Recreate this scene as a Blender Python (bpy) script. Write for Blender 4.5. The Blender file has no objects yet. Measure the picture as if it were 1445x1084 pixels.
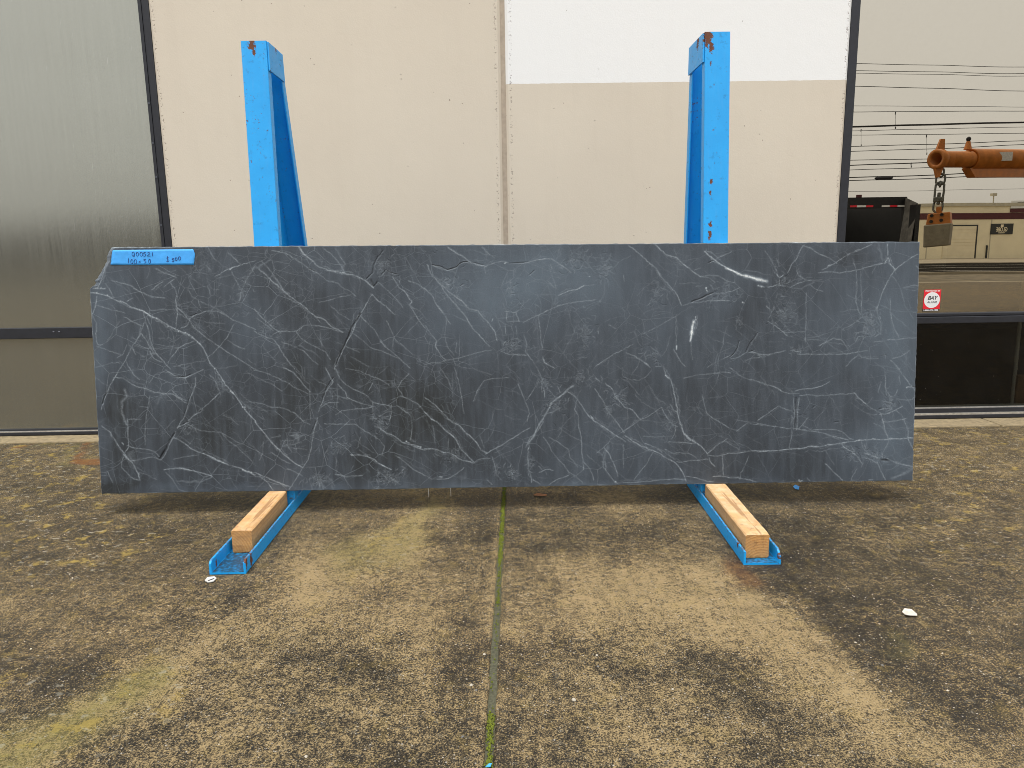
import bpy, math, random
import numpy as np
from mathutils import Vector, Matrix
random.seed(7); rng = np.random.default_rng(11)
S = bpy.context.scene
COL = S.collection
PI = math.pi

# ------------------------------------------------------------------ camera
CAM = np.array([0.0, 0.0, 0.802])
CR = np.array([0.99975288, -0.01631401, -0.01510096])
CU = np.array([0.01779271, 0.17999395, 0.98350679])
CF = np.array([0.01332686, 0.98353243, -0.18023974])
FPX, PW, PH = 1033.0135, 1445.0, 1084.0
cd = bpy.data.cameras.new('camera')
cam = bpy.data.objects.new('camera', cd); COL.objects.link(cam)
m = Matrix.Identity(4)
for i in range(3):
    m[i][0], m[i][1], m[i][2], m[i][3] = CR[i], CU[i], -CF[i], CAM[i]
cam.matrix_world = m
cd.sensor_fit = 'HORIZONTAL'; cd.sensor_width = 36.0; cd.lens = FPX / PW * 36.0
cd.clip_start = 0.02; cd.clip_end = 2000
S.camera = cam

# ------------------------------------------------------------------ light
SUN_EL, SUN_AZ = math.radians(76), math.radians(194)     # azimuth: behind the camera, a little left
w = bpy.data.worlds.new('World'); S.world = w; w.use_nodes = True
nt = w.node_tree
bg = nt.nodes['Background']
sky = nt.nodes.new('ShaderNodeTexSky'); sky.sky_type = 'NISHITA'; sky.sun_disc = False
sky.sun_elevation = SUN_EL; sky.sun_rotation = SUN_AZ
sky.air_density = 1.6; sky.dust_density = 4.0; sky.ozone_density = 1.0
hs = nt.nodes.new('ShaderNodeHueSaturation'); hs.inputs['Saturation'].default_value = 0.16
nt.links.new(sky.outputs['Color'], hs.inputs['Color'])
cl = nt.nodes.new('ShaderNodeMix'); cl.data_type = 'RGBA'; cl.inputs[0].default_value = .66     # closed cloud cover evens the sky out
cl.inputs[7].default_value = (5.05, 5.1, 5.2, 1)
nt.links.new(hs.outputs['Color'], cl.inputs[6]); nt.links.new(cl.outputs[2], bg.inputs['Color'])
bg.inputs['Strength'].default_value = 0.127
sd = bpy.data.lights.new('sun', 'SUN'); sd.energy = 1.4; sd.angle = math.radians(28); sd.color = (1, .97, .92)
sun = bpy.data.objects.new('sun', sd); COL.objects.link(sun)
sdir = Vector((math.sin(SUN_AZ) * math.cos(SUN_EL), math.cos(SUN_AZ) * math.cos(SUN_EL), math.sin(SUN_EL)))
sun.rotation_euler = sdir.to_track_quat('Z', 'Y').to_euler()
sun.location = (0, -5, 12)
vs = S.view_settings
vs.view_transform = 'Standard'; vs.look = 'None'; vs.gamma = 1; vs.use_curve_mapping = False
vs.exposure = 1.05
S.cycles.max_bounces = 8
S.cycles.filter_width = 0.9

# ------------------------------------------------------------------ projection helpers (survey of the place)
def rays(px, py):
    px = np.asarray(px, float); py = np.asarray(py, float)
    return CF + ((px - PW / 2) / FPX)[..., None] * CR - ((py - PH / 2) / FPX)[..., None] * CU
def on_z(x, y, z):
    d = rays(x, y); return CAM + d * ((z - CAM[2]) / d[..., 2])[..., None]
def on_y(x, y, Y):
    d = rays(x, y); return CAM + d * (Y / d[..., 1])[..., None]
YW = 3.2539        # wall face
YG = 3.275         # glass face
def mirr(x, y, Y):  # the real place of something seen mirrored in the glass, standing at depth Y
    p = on_y(x, y, 2 * YG - Y).copy(); p[..., 1] = Y; return p
def to_px(P):
    d = P - CAM; z = d @ CF; z = np.where(z > .05, z, np.nan)
    return PW / 2 + FPX * (d @ CR) / z, PH / 2 - FPX * (d @ CU) / z
SO = np.array([0.01302489, 2.19581302, 0.0715])          # slab: middle of its lower front edge
SU = np.array([0.99995324, -0.0096701, 0.0]); SV = np.array([0.00101485, 0.10494187, 0.99447784])
SN = np.array([-0.0096167, -0.99443134, 0.10494678])
def slab_uv(x, y):
    d = rays(x, y); t = ((SO - CAM) @ SN) / (d @ SN); P = CAM + d * t[..., None]
    return (P - SO) @ SU, (P - SO) @ SV

# ------------------------------------------------------------------ mesh helpers
class MB:
    def __init__(s): s.v = []; s.f = []; s.m = []; s.sm = []
    def add(s, vs, fs, mi=0, smooth=False):
        b = len(s.v); s.v += [tuple(map(float, q)) for q in vs]
        for f in fs: s.f.append(tuple(i + b for i in f)); s.m.append(mi); s.sm.append(smooth)
        return s
    def box(s, x0, x1, y0, y1, z0, z1, mi=0):
        v = [(x, y, z) for z in (z0, z1) for y in (y0, y1) for x in (x0, x1)]
        return s.add(v, [(0, 2, 3, 1), (4, 5, 7, 6), (0, 1, 5, 4), (2, 6, 7, 3), (0, 4, 6, 2), (1, 3, 7, 5)], mi)
    def hexa(s, lo, hi, mi=0):           # two quads (same winding) joined
        v = list(lo) + list(hi)
        return s.add(v, [(3, 2, 1, 0), (4, 5, 6, 7), (0, 1, 5, 4), (1, 2, 6, 5), (2, 3, 7, 6), (3, 0, 4, 7)], mi)
    def loft(s, rings, mi=0, smooth=False, caps=True):
        n = len(rings[0]); v = [p for r in rings for p in r]; f = []
        for i in range(len(rings) - 1):
            for j in range(n):
                a, b = i * n + j, i * n + (j + 1) % n; f.append((a, b, b + n, a + n))
        s.add(v, f, mi, smooth)
        if caps:
            s.add(rings[0], [tuple(range(n))[::-1]], mi); s.add(rings[-1], [tuple(range(n))], mi)
        return s
    def tube(s, path, r, n=8, mi=0, caps=True, closed=False):
        P = [Vector(p) for p in path]; N = len(P); rs = r if isinstance(r, (list, tuple)) else [r] * N
        up = None; rings = []
        for i, p in enumerate(P):
            if closed: t = (P[(i + 1) % N] - P[i - 1]).normalized()
            else: t = (P[min(i + 1, N - 1)] - P[max(i - 1, 0)]).normalized()
            if up is None: up = t.orthogonal().normalized()
            up = (up - t * up.dot(t)).normalized(); q = t.cross(up)
            rings.append([p + (up * math.cos(2 * PI * k / n) + q * math.sin(2 * PI * k / n)) * rs[i] for k in range(n)])
        if closed: rings.append(rings[0]); caps = False
        return s.loft(rings, mi, True, caps)
    def build(s, name, mats, parent=None, loc=None):
        me = bpy.data.meshes.new(name)
        me.from_pydata(s.v, [], s.f); me.update()
        for mt in (mats if isinstance(mats, (list, tuple)) else [mats]): me.materials.append(mt)
        me.polygons.foreach_set('material_index', s.m); me.polygons.foreach_set('use_smooth', s.sm)
        o = bpy.data.objects.new(name, me); COL.objects.link(o)
        if loc is not None:
            me.transform(Matrix.Translation(-Vector(loc))); o.location = loc
        if parent: o.parent = parent
        return o
def tag(o, label=None, cat=None, group=None, kind=None):
    if label: o['label'] = label
    if cat: o['category'] = cat
    if group: o['group'] = group
    if kind: o['kind'] = kind
    return o
def empty(name, loc, label=None, cat=None, group=None, rz=0):
    o = bpy.data.objects.new(name, None); COL.objects.link(o); o.location = loc; o.rotation_euler[2] = rz
    o.empty_display_size = .1
    return tag(o, label, cat, group)
def adopt(o, parent):                    # parent, keeping the place in the world (unrotated parent)
    o.parent = parent; o.matrix_parent_inverse = Matrix.Translation(-Vector(parent.location)); return o
def bevel(o, wd, seg=2):
    b = o.modifiers.new('bevel', 'BEVEL'); b.width = wd; b.segments = seg; b.limit_method = 'ANGLE'; b.angle_limit = .6
    return o

# ------------------------------------------------------------------ material helpers
class NT:
    def __init__(s, name):
        s.m = bpy.data.materials.new(name); s.m.use_nodes = True
        s.t = s.m.node_tree; s.b = s.t.nodes['Principled BSDF']; s.out = s.t.nodes['Material Output']
        s.tc = None
    def n(s, typ, **kw):
        o = s.t.nodes.new('ShaderNode' + typ)
        for k, v in kw.items(): setattr(o, k, v)
        return o
    def put(s, sock, v):
        if isinstance(v, bpy.types.NodeSocket): s.t.links.new(v, sock)
        elif isinstance(v, (tuple, list)) and len(v) == 3 and sock.type == 'RGBA': sock.default_value = (*v, 1)
        else: sock.default_value = v
    def obj(s):
        if s.tc is None: s.tc = s.n('TexCoord').outputs['Object']
        return s.tc
    def map(s, scale=(1, 1, 1), loc=(0, 0, 0), rot=(0, 0, 0), src=None):
        o = s.n('Mapping'); s.put(o.inputs['Vector'], src or s.obj())
        o.inputs['Scale'].default_value = scale; o.inputs['Location'].default_value = loc; o.inputs['Rotation'].default_value = rot
        return o.outputs[0]
    def noise(s, sc, det=3, rough=.55, vec=None, dist=0, out=0):
        o = s.n('TexNoise'); s.put(o.inputs['Vector'], vec or s.obj())
        o.inputs['Scale'].default_value = sc; o.inputs['Detail'].default_value = det
        o.inputs['Roughness'].default_value = rough; o.inputs['Distortion'].default_value = dist
        return o.outputs[out]
    def vor(s, sc, feat='F1', vec=None, out='Distance', rnd=1):
        o = s.n('TexVoronoi', feature=feat); s.put(o.inputs['Vector'], vec or s.obj())
        o.inputs['Scale'].default_value = sc; o.inputs['Randomness'].default_value = rnd
        return o.outputs[out]
    def math(s, op, a, b=0, c=None, clamp=False):
        o = s.n('Math', operation=op, use_clamp=clamp); s.put(o.inputs[0], a); s.put(o.inputs[1], b)
        if c is not None: s.put(o.inputs[2], c)
        return o.outputs[0]
    def add(s, a, b): return s.math('ADD', a, b)
    def mul(s, a, b): return s.math('MULTIPLY', a, b)
    def ramp(s, v, lo, hi, a=0., b=1.):
        o = s.n('MapRange', clamp=True); s.put(o.inputs[0], v)
        o.inputs[1].default_value = lo; o.inputs[2].default_value = hi; o.inputs[3].default_value = a; o.inputs[4].default_value = b
        return o.outputs[0]
    def cramp(s, v, stops):
        o = s.n('ValToRGB'); s.put(o.inputs[0], v); e = o.color_ramp.elements
        while len(e) < len(stops): e.new(.5)
        for q, (p, c) in zip(e, stops): q.position = p; q.color = (*c, 1)
        return o.outputs[0]
    def mix(s, f, a, b, mode='MIX'):
        o = s.n('Mix', data_type='RGBA', blend_type=mode); s.put(o.inputs[0], f); s.put(o.inputs[6], a); s.put(o.inputs[7], b)
        return o.outputs[2]
    def attr(s, name):
        o = s.n('Attribute', attribute_name=name); return o
    def sep(s, v):
        o = s.n('SeparateXYZ'); s.put(o.inputs[0], v); return o.outputs
    def bump(s, h, dist=.001, st=1.0):
        o = s.n('Bump'); s.put(o.inputs['Height'], h); o.inputs['Distance'].default_value = dist; o.inputs['Strength'].default_value = st
        s.t.links.new(o.outputs[0], s.b.inputs['Normal']); return o
    def set(s, **kw):
        for k, v in kw.items(): s.put(s.b.inputs[k.replace('_', ' ')], v)
        return s.m
def plain(name, col, rough=.6, metal=0., var=.12, sc=30, bump=.0):
    t = NT(name); nz = t.noise(sc, 4)
    c = t.mix(t.ramp(nz, .3, .7), tuple(x * (1 - var) for x in col), tuple(min(1, x * (1 + var)) for x in col))
    if bump: t.bump(t.noise(sc * 6, 3), bump)
    return t.set(Base_Color=c, Roughness=t.ramp(nz, .2, .8, max(0, rough - .08), min(1, rough + .08)), Metallic=metal)
VGAIN = 1.02
VEINS = """
A
1.6 .8 50,440 120,452 190,465 250,495 330,530 400,570 490,592 550,635 620,665 680,705 770,750 880,795 950,845 1000,900 1030,970 1060,1040 1100,1083
.9 .5 185,60 200,90 205,150
1.2 .6 165,215 150,290 135,350 110,400
1.5 .7 190,60 215,58 400,56 560,55
1 .9 65,405 175,403
1 .5 100,480 85,560 60,630 65,650
.8 .5 65,640 95,700 85,790 105,880 140,880
.8 .5 180,370 215,430 240,480
.9 .5 230,335 310,360 390,385 460,435 540,465 670,485
.8 .45 355,515 410,485
.8 .4 100,550 210,580 330,615
1 .4 340,650 400,680 470,715
.9 .5 610,245 680,275 765,310
1.4 .35 570,410 610,375 655,350
.8 .45 680,385 720,350 750,330
.9 .5 720,360 765,405 775,450 770,500 780,560 780,650 770,750
1.2 .5 780,560 820,600 860,640 890,665
.8 .5 890,660 920,645 965,630 1005,600 1040,595 1130,600 1200,630 1280,680 1350,710 1440,750
.8 .4 890,665 870,720 820,740
.8 .4 890,680 930,740 1000,800 1060,840 1130,890 1200,940 1300,1000 1380,1050 1440,1083
.8 .3 980,520 1060,545 1130,580 1200,630
.7 .4 880,420 910,470 960,500 980,560
.8 .4 1050,985 1100,940 1150,890 1210,810 1260,720
.7 .35 1220,850 1280,890 1350,915
.8 .4 705,1030 750,980 790,910 850,875 930,850
.7 .35 760,1065 850,1045 950,1025 1010,1020
.8 .4 1110,300 1180,260 1240,230 1280,215 1320,205 1440,170
.9 .8 1240,235 1275,215 1300,210
.7 .4 1220,105 1260,140 1310,190
.9 .4 1050,60 1080,120 1110,165
.7 .4 1030,205 1065,250
.7 .35 1250,270 1280,330 1320,400
2.5 .25 1440,215 1400,270 1370,330 1340,400 1310,500
1.1 .5 500,620 520,700 550,800 560,870 590,940 630,985 690,1050 720,1083
.9 .5 475,790 510,830 545,890 590,950
.9 .5 555,945 590,1005 640,1025
.8 .45 500,700 470,790 400,900 345,1010 300,1080
.7 .4 405,905 435,970
.7 .4 345,1010 380,1080
.6 .3 430,895 560,920 700,915 790,910
.6 .35 90,1070 150,1060 220,1040 280,1040
.7 .35 105,895 200,930 300,965
.7 .35 350,890 320,960 280,990
.6 .25 190,850 240,760 290,690
.6 .3 390,825 480,850
.6 .3 620,830 680,825
.6 .3 980,670 1060,690 1180,705
d1.5 .7 770,460 785,470
d1.5 .6 895,640 950,620
B
1.1 .5 300,0 260,70 220,140 180,220 155,280 140,340
d1.8 .9 180,215 165,245 150,290
.8 .45 380,0 410,50 455,90
1.3 .45 250,80 320,80 380,120 430,150 520,170 580,200 640,210 740,220 800,250 870,295
4 .22 340,190 360,240 310,280 310,350 330,420 350,470
1 .55 360,440 360,520 365,600 365,660 340,710
.7 .35 365,435 480,435
.8 .35 550,240 540,330 520,430 515,520 510,640
.6 .35 460,325 540,330
.8 .35 550,115 600,50 690,15
1 .45 690,15 730,40 790,75 850,85 920,50 1000,10
d1.5 .7 780,72 850,75 890,55
.9 .5 745,195 790,235 860,270
1 .5 890,265 925,180 940,90
.8 .35 810,215 860,265
1.1 .5 890,265 860,350 830,430 790,500
.7 .3 900,280 980,340 1000,350
1 .5 790,500 860,465 950,380 1020,320 1100,250 1140,210
d1.8 .6 885,265 865,330 845,390
d2 .6 990,350 950,380
d2 .6 880,450 830,475
d3 .8 755,560 720,620 690,680 640,760
1 .5 765,545 740,600 700,690 650,770
1.3 .6 150,495 200,540 250,600 290,660 330,720 370,770 420,830 450,890 465,940
2 .6 330,730 400,800 455,895
.8 .45 330,730 315,790 310,840 360,890 410,935 460,950
.8 .5 365,660 440,675 520,685 590,710 630,750
.8 .4 400,780 500,765 580,755 640,775
1.5 .95 312,632 328,650
1.2 .6 760,590 830,625 890,680 960,710 1040,735 1100,770 1200,810 1290,840 1380,875 1440,900
2 .85 1060,745 1100,770 1150,790 1200,810
2 .8 1340,860 1430,890
.6 .35 740,790 750,830
1.2 .7 680,860 770,845 860,855 960,880 1070,915
.9 .45 690,890 750,950 800,1030 860,1050
.7 .4 880,480 950,520 1050,540 1150,545 1250,600 1330,640
.7 .4 1170,560 1220,620 1300,670 1380,750 1430,800
.6 .35 1180,400 1240,430 1300,475
.6 .3 760,770 850,750 950,735
.6 .35 1350,285 1440,285
.7 .35 1060,60 1095,90 1130,170 1150,215
.6 .3 470,890 530,910 600,940
.7 .4 190,880 220,940 230,960
1.6 .7 1110,10 1160,75 1200,140 1255,205 1310,280 1340,330 1400,400 1445,450
2 .9 1240,190 1265,220
2 .85 1335,325 1360,350
C
1.5 .75 380,60 400,95 460,150 540,215 620,250 680,265 760,275 840,295 900,315 950,345 1000,395
1.5 .9 380,60 410,105
1.6 .85 670,262 690,268
1.6 .85 745,270 765,275
.8 .5 580,60 640,100 700,170 740,230 765,270
.7 .45 685,60 720,130 760,190
.9 .4 150,85 260,105 330,150 420,205 480,245 560,300 640,350 700,365 780,415 850,465
d1.2 .5 450,230 520,265
.6 .4 555,520 640,500 720,475 810,460
1.5 .6 40,245 110,310 180,370 240,420 330,490 400,545 460,605 520,640 600,680 650,730 740,775
.8 .4 60,180 130,260 200,350 240,410
.7 .45 500,640 555,695
.8 .45 290,770 350,760 430,715 550,720 640,745 740,775
.8 .4 150,800 190,775 290,770
.8 .45 350,770 390,830 460,870 520,900 600,945 635,1000
.7 .4 235,860 320,895 400,935 450,980 530,1045
1 .4 0,580 40,640 100,690 160,750 210,780
.8 .35 20,660 90,710 150,760
.9 .45 0,770 60,800 100,825 150,840 200,900 250,980 300,1050 330,1083
d2.6 .85 890,630 850,690 820,740 790,810 760,890 720,960 690,1050
1.1 .6 985,470 940,540 880,630 860,660 830,760 790,830 740,940 700,1030 680,1083
.9 .5 990,460 1050,510 1120,560 1180,620
.7 .4 1050,360 1130,430 1200,500 1250,560
.8 .5 1170,310 1220,390 1300,460 1330,520 1310,550 1370,640 1440,730
.9 .5 1310,340 1380,370 1440,410
d2 .7 1040,140 1005,210 1000,270 950,320
d3 .8 1030,360 1005,390 990,340
d1.5 .6 1090,80 1050,140
d1.3 .65 1075,290 1110,245 1145,270 1195,280
.9 .45 900,650 960,700 1020,760 1060,830 1100,890 1160,940 1230,1000 1310,1075
1.5 .7 1060,850 1110,890
.8 .4 830,790 900,840 970,900 1060,930 1160,975 1230,1010
.7 .4 1120,690 1150,760 1190,840 1260,890 1330,960
.6 .35 770,900 830,920 880,945
.6 .3 820,990 900,1030 960,1060
.6 .3 550,770 570,900
.6 .3 650,560 720,620 800,670
D
1.4 .5 250,0 330,40 380,90 420,150 460,190
.9 .5 600,0 630,70 655,110
d1.8 .6 655,90 610,160 580,230 560,300
.9 .4 660,120 600,200 570,290 540,360
d1.8 .6 520,450 500,510 480,550
.9 .35 530,430 500,520 490,600 480,680 450,770 400,850 330,970 290,1030
.9 .5 680,0 720,80
.8 .4 720,90 800,160 880,200 960,235 1000,290 1080,305 1160,320
.9 .45 710,140 760,200 780,245 860,280 950,310 1000,320
.7 .35 620,240 700,235 780,260
.8 .4 560,330 620,295 700,290
.7 .35 690,390 740,360 840,350
.9 .45 860,340 940,345 990,330
1 .45 1000,290 1000,350 1000,430
.9 .5 1160,320 1160,390 1145,440
.7 .4 1060,405 1110,380 1160,365
.7 .4 1210,320 1260,350 1330,400 1335,480 1325,600
.8 .4 600,470 720,475 850,475 900,510 960,550 1060,610 1100,660 1080,730
1.5 .55 1050,500 1130,550 1200,590 1260,630 1340,660 1440,690
d2 .7 1310,640 1390,660
1.6 .8 1290,625 1330,645 1390,665
.8 .4 780,0 900,25 1000,70 1080,100 1130,140
.7 .4 1300,50 1240,110 1210,165 1250,230
.8 .45 1240,235 1320,270 1390,300 1440,370
.7 .3 1150,270 1240,235
.7 .4 0,15 100,40 200,85 300,140 450,215
.6 .35 0,70 60,105 150,140 220,190
.8 .4 0,290 150,325 260,345 340,380 400,440 460,475
.7 .35 460,190 470,300 470,430
.6 .35 130,590 220,570
.6 .35 240,610 320,610 420,565
.6 .35 290,570 400,570
.6 .35 240,660 340,680 430,690
1.4 .75 0,460 60,530 100,580 140,630 200,690 260,745 330,800 400,840
1.4 .65 0,890 80,920 160,955 220,980 280,1000
.9 .35 140,720 220,770 290,800
.8 .35 280,850 340,870 390,905
1 .5 40,920 110,970 155,1035
1 .55 690,900 760,915 900,910
.7 .25 690,750 690,900
1.2 .7 820,735 900,740 960,745 1020,780 1060,810 1150,855
2 .9 822,735 840,737
2 .8 1015,775 1035,790
1.1 .4 1200,745 1280,800 1350,860 1440,910
.6 .35 720,640 790,670
.6 .35 880,690 960,740
.6 .35 900,580 860,680
.8 .5 1000,120 965,190
.6 .35 40,770 65,720 70,630
E
1.2 .5 200,60 250,95 320,140 380,180 450,205 510,215
d1.3 .5 400,185 500,205
d1.6 .75 70,205 130,220 190,245 250,230 310,185 350,180
.7 .4 80,215 180,255 260,235
.8 .45 490,60 530,105 580,140
.8 .4 510,215 600,180 650,165 700,185
d1.2 .5 720,190 800,185 860,180
.8 .5 860,180 960,160 1040,150 1080,155
1.6 .8 680,185 692,183
.8 .45 1080,155 1150,200 1230,265
1.2 .45 20,210 60,290 130,370 210,430 270,490 310,510 350,560 380,580 440,595 480,640 540,700 580,760 610,840
1.0 .45 130,370 180,450 240,520 310,600 350,650 400,740 450,790 500,840 540,890
1 .45 0,410 60,470 100,550 150,610 180,670 210,700
.8 .45 0,725 60,800 100,855 95,900 150,990 170,1005
.7 .4 0,1045 100,1035 180,1010 300,995 400,965 480,945 560,930
.6 .35 265,860 265,950
.6 .35 240,1010 260,1060
.6 .35 175,680 165,800 190,900 240,970
.9 .45 690,600 750,600 780,590
.9 .45 690,610 695,680
.9 .45 775,610 800,690
.9 .45 690,685 800,680
.7 .4 680,710 690,800
.7 .4 770,720 780,800
.7 .45 840,690 890,660 960,630 1030,600 1100,560 1180,545 1260,520 1340,515 1440,500
1.2 .7 1010,605 1040,590
1.2 .7 1120,550 1150,545
1 .75 1140,460 1200,440 1260,420 1300,410 1340,385
.6 .35 1340,385 1440,370
.7 .45 960,640 975,740 985,830 995,910
.9 .5 1000,990 1010,1030 1090,1075
1.6 .75 1000,995 1015,1030
.8 .4 840,800 860,880 850,940 900,1000 950,1075
.7 .4 650,940 720,965 850,970
.6 .3 930,540 980,570
.6 .3 1040,340 1100,400
1.6 .8 1390,303 1400,302
1.2 .6 575,660 565,685
.6 .35 500,215 510,280
d1.2 .5 295,385 325,368
d1.2 .5 885,290 930,250
F
1.3 .5 0,250 90,320 170,400 230,460 290,490 340,540 400,590 440,640 470,690 520,710
1.6 .6 0,375 60,430 130,480 190,540 250,590 300,680 360,740 410,790
1.5 .5 0,680 90,690 160,715 220,720 280,760 350,790 400,800
.8 .4 410,800 460,770 540,768
1.2 .45 520,720 580,695 640,660 700,620 750,590 820,545 880,510
3 .35 880,640 930,560 970,470 1030,380 1080,290 1150,230 1210,180 1250,150
.9 .45 860,660 900,590 960,520 1000,460
.8 .4 1000,400 1080,370 1150,335
.7 .45 790,140 830,240 870,330 885,380 870,440
.7 .4 860,265 900,210 940,155
.7 .35 410,270 440,190 500,110 560,90 700,80
.7 .4 250,0 270,50 290,150 310,250 330,370
.7 .35 130,0 190,90 220,170
.5 .3 180,300 220,430
.6 .4 960,20 1000,100 1050,180 1100,240
.9 .55 1120,150 1150,205
.6 .4 1010,150 1015,250
.8 .45 985,100 990,200
1 .55 1210,200 1260,230 1300,270 1340,330 1390,400 1440,450
1.8 .85 1400,400 1430,430
.9 .45 1290,270 1270,350 1300,400 1310,500 1330,580 1330,700 1340,780 1345,850
.8 .45 1345,800 1390,840 1420,900 1430,940
.7 .35 1150,510 1220,560 1310,610
.7 .4 1060,590 1130,630 1220,690 1230,760 1290,830
.8 .4 1010,590 1070,690 1130,770 1180,830 1220,890
.8 .5 1060,985 1130,940 1210,910
.7 .45 960,830 990,860
.9 .45 980,880 1020,860 1080,865
.8 .45 910,940 980,985
1.2 .4 880,660 870,760 880,870 900,960
.7 .35 1220,880 1280,910 1330,970
.8 .4 570,760 590,830 600,900 640,940
.7 .4 520,940 570,990
1.8 1 115,922 150,922
.8 .4 0,910 60,940 190,930 270,890 320,850
.6 .35 190,700 200,590
.6 .35 460,570 500,680
.6 .3 60,480 90,640
G
1.1 .5 290,45 350,90 400,130 460,190 510,235 560,310 620,370 680,430 700,470 730,540
1.3 .6 515,35 560,80 600,115 650,130 690,140 740,195 800,230 840,265 890,300
.7 .35 890,300 970,320 1010,345
.7 .35 930,295 1050,300 1110,335 1180,350
1.3 .85 940,100 960,125 1010,160 1060,195 1110,230 1180,262
3 1 1120,235 1150,245 1200,270 1240,290 1280,300
5 1 1275,298 1330,310 1380,330 1445,342
d1.6 .7 960,185 1010,165
.7 .4 1010,165 1080,130 1150,95
.6 .4 840,250 900,230
d2.5 .7 830,515 900,490 950,460 990,445
.8 .45 750,550 830,525 910,515 1000,510 1080,505 1130,505
.7 .4 990,450 1080,455 1160,430 1220,400
1.4 .85 948,395 955,435
1.6 .8 1250,522 1265,530
.9 .7 1400,380 1440,395
5 1 835,690 828,715 823,750 820,780
2.5 1 820,780 816,810 808,842
1.5 .8 850,660 846,700 838,740
.5 .4 815,850 815,950 825,1000
1.5 .9 688,890 690,925
.8 .6 670,930 705,990 730,1030 760,1060
.6 .35 690,640 690,780 690,880
.7 .45 10,1060 100,1000 180,950 250,920 310,885
.8 .5 270,955 340,985 400,1020 460,1070
1.3 .75 420,1035 460,1070
1.2 .5 510,1065 560,1070
.6 .3 530,940 560,990
.6 .3 470,900 540,960
.6 .3 400,790 500,740 600,690 680,640
.7 .3 960,1070 1050,1020 1150,970
d1.5 .7 1150,980 1190,940 1220,860
d1.5 .7 1280,940 1310,880 1370,790
d1.5 .6 1300,950 1350,930
.7 .4 1160,1000 1220,990 1290,940 1340,950 1440,965
.7 .4 1280,1010 1350,995 1440,985
.6 .3 110,710 180,750
.6 .35 240,290 250,350
1.5 .7 36,510 42,522
1.2 .6 22,765 28,790
H
1.3 .5 0,80 40,110
1 .6 95,130 140,170 170,230 210,290 250,335 310,350 350,385 380,430
.9 .45 0,180 50,250 100,340 150,410 200,480 240,540
1.4 .6 0,455 50,490 110,520 160,560 210,590 250,620
1.7 .65 260,575 320,620 390,660 460,690 540,720 600,760 660,790 700,820 740,880 770,950
.8 .45 430,640 500,665 560,710
.7 .45 235,540 300,500 380,440 460,400 560,340
1.2 .65 580,0 600,60 640,100 665,170 680,240 690,320 700,390 730,490 760,560 800,600 860,630 910,670 950,720
2 .85 595,55 625,90
2.4 .6 760,560 800,600 840,620
.8 .5 640,310 660,350 690,370
.8 .45 570,345 610,420 650,470 690,490
.7 .4 610,330 650,400
.8 .4 680,490 680,550 650,600
.9 .5 630,625 700,630 850,635
.6 .35 420,580 540,580 640,575
.8 .5 955,720 1000,690 1050,640 1110,605
.7 .4 1110,625 1170,660 1220,690
.9 .5 960,745 1060,740 1130,720 1250,710 1350,700 1440,700
.8 .45 760,790 860,785 950,775
1 .7 970,770 980,800 1010,825
.9 .5 1075,740 1085,830 1090,915
.7 .4 1300,755 1270,830 1240,890 1230,935
.9 .5 1010,920 1100,920 1230,935 1330,955 1400,968
.8 .45 780,920 850,930 940,955 1000,962
1.6 .35 180,970 300,970 420,965 520,950 620,940 760,945
.8 .5 80,680 120,740 150,800 180,870 190,910
.7 .45 60,790 80,860
.7 .45 60,790 90,790 90,870 130,920 175,965
2 .8 165,968 180,968
.6 .4 20,715 70,670 110,630
.6 .4 335,940 380,870 450,790 490,720
.6 .3 240,640 240,850
.7 .4 760,80 850,60 940,50 1060,35 1140,40
.7 .4 1150,0 1220,60 1280,90 1350,100 1440,130
.7 .4 910,230 930,310 950,380 1000,420 1080,470 1150,510 1210,530
.7 .4 1210,530 1290,470 1310,465
.6 .35 1200,435 1300,450 1380,460 1440,480
.8 .4 1310,470 1440,480
.6 .4 1380,440 1440,400
.5 .3 270,90 330,170 370,220
.6 .35 230,0 235,70 300,95 370,100 430,70 470,20
.7 .4 600,690 660,720 720,710 780,720 850,750
.7 .4 690,790 740,800
I
5 1 0,318 40,340
.9 .55 250,265 290,190 320,150 360,80 385,45
.8 .45 385,45 450,70 510,105 570,130 630,165 660,185
.9 .45 550,240 620,205 700,160 780,110 850,85 960,30
1.8 .9 590,215 610,205
1 .6 820,90 870,75
.9 .5 520,270 600,262 680,275 760,262 830,250 920,220 1000,200 1080,185
1.4 .65 1080,185 1105,140 1115,190 1160,240
.9 .6 1100,20 1100,130
.8 .5 1160,245 1220,200 1290,145 1350,120
.9 .5 1160,245 1120,310 1080,380 1050,450 1020,530 1010,570
.7 .45 835,255 840,350 835,450 830,520 850,590 870,620
.6 .35 870,270 875,450 880,600
.6 .4 800,150 825,240
.6 .4 745,230 750,250
.6 .35 410,450 410,600 405,750 400,850
.8 .4 1010,570 1020,650 1040,700 1040,790 1000,810
1.4 .75 1030,640 1038,665
.7 .35 720,750 800,710 880,650
.7 .45 520,890 580,855 640,830 700,845 740,890 760,915
.8 .5 0,970 90,970 150,955 220,935
.8 .5 270,930 370,935
.8 .45 340,960 500,965 650,965 750,958 850,940 920,935
.7 .4 1120,500 1120,600 1135,690 1160,760 1190,810
.8 .45 1110,840 1200,835 1350,825
.7 .4 980,860 1060,850
.7 .45 860,970 800,1010 750,1060
.7 .45 870,980 930,1000 1010,1000
.7 .45 1150,1000 1220,980 1280,940
.7 .4 1070,960 1080,1000
1.2 .5 1130,1020 1170,1050 1195,1083
.6 .35 60,90 120,180 160,260
.6 .35 150,145 185,220
1.6 .75 165,290 180,310 205,295
.9 .6 90,390 180,370 220,380
1 .5 180,330 180,380
.7 .4 280,390 350,360 420,340 530,330
.8 .4 330,255 340,300 390,330
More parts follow.
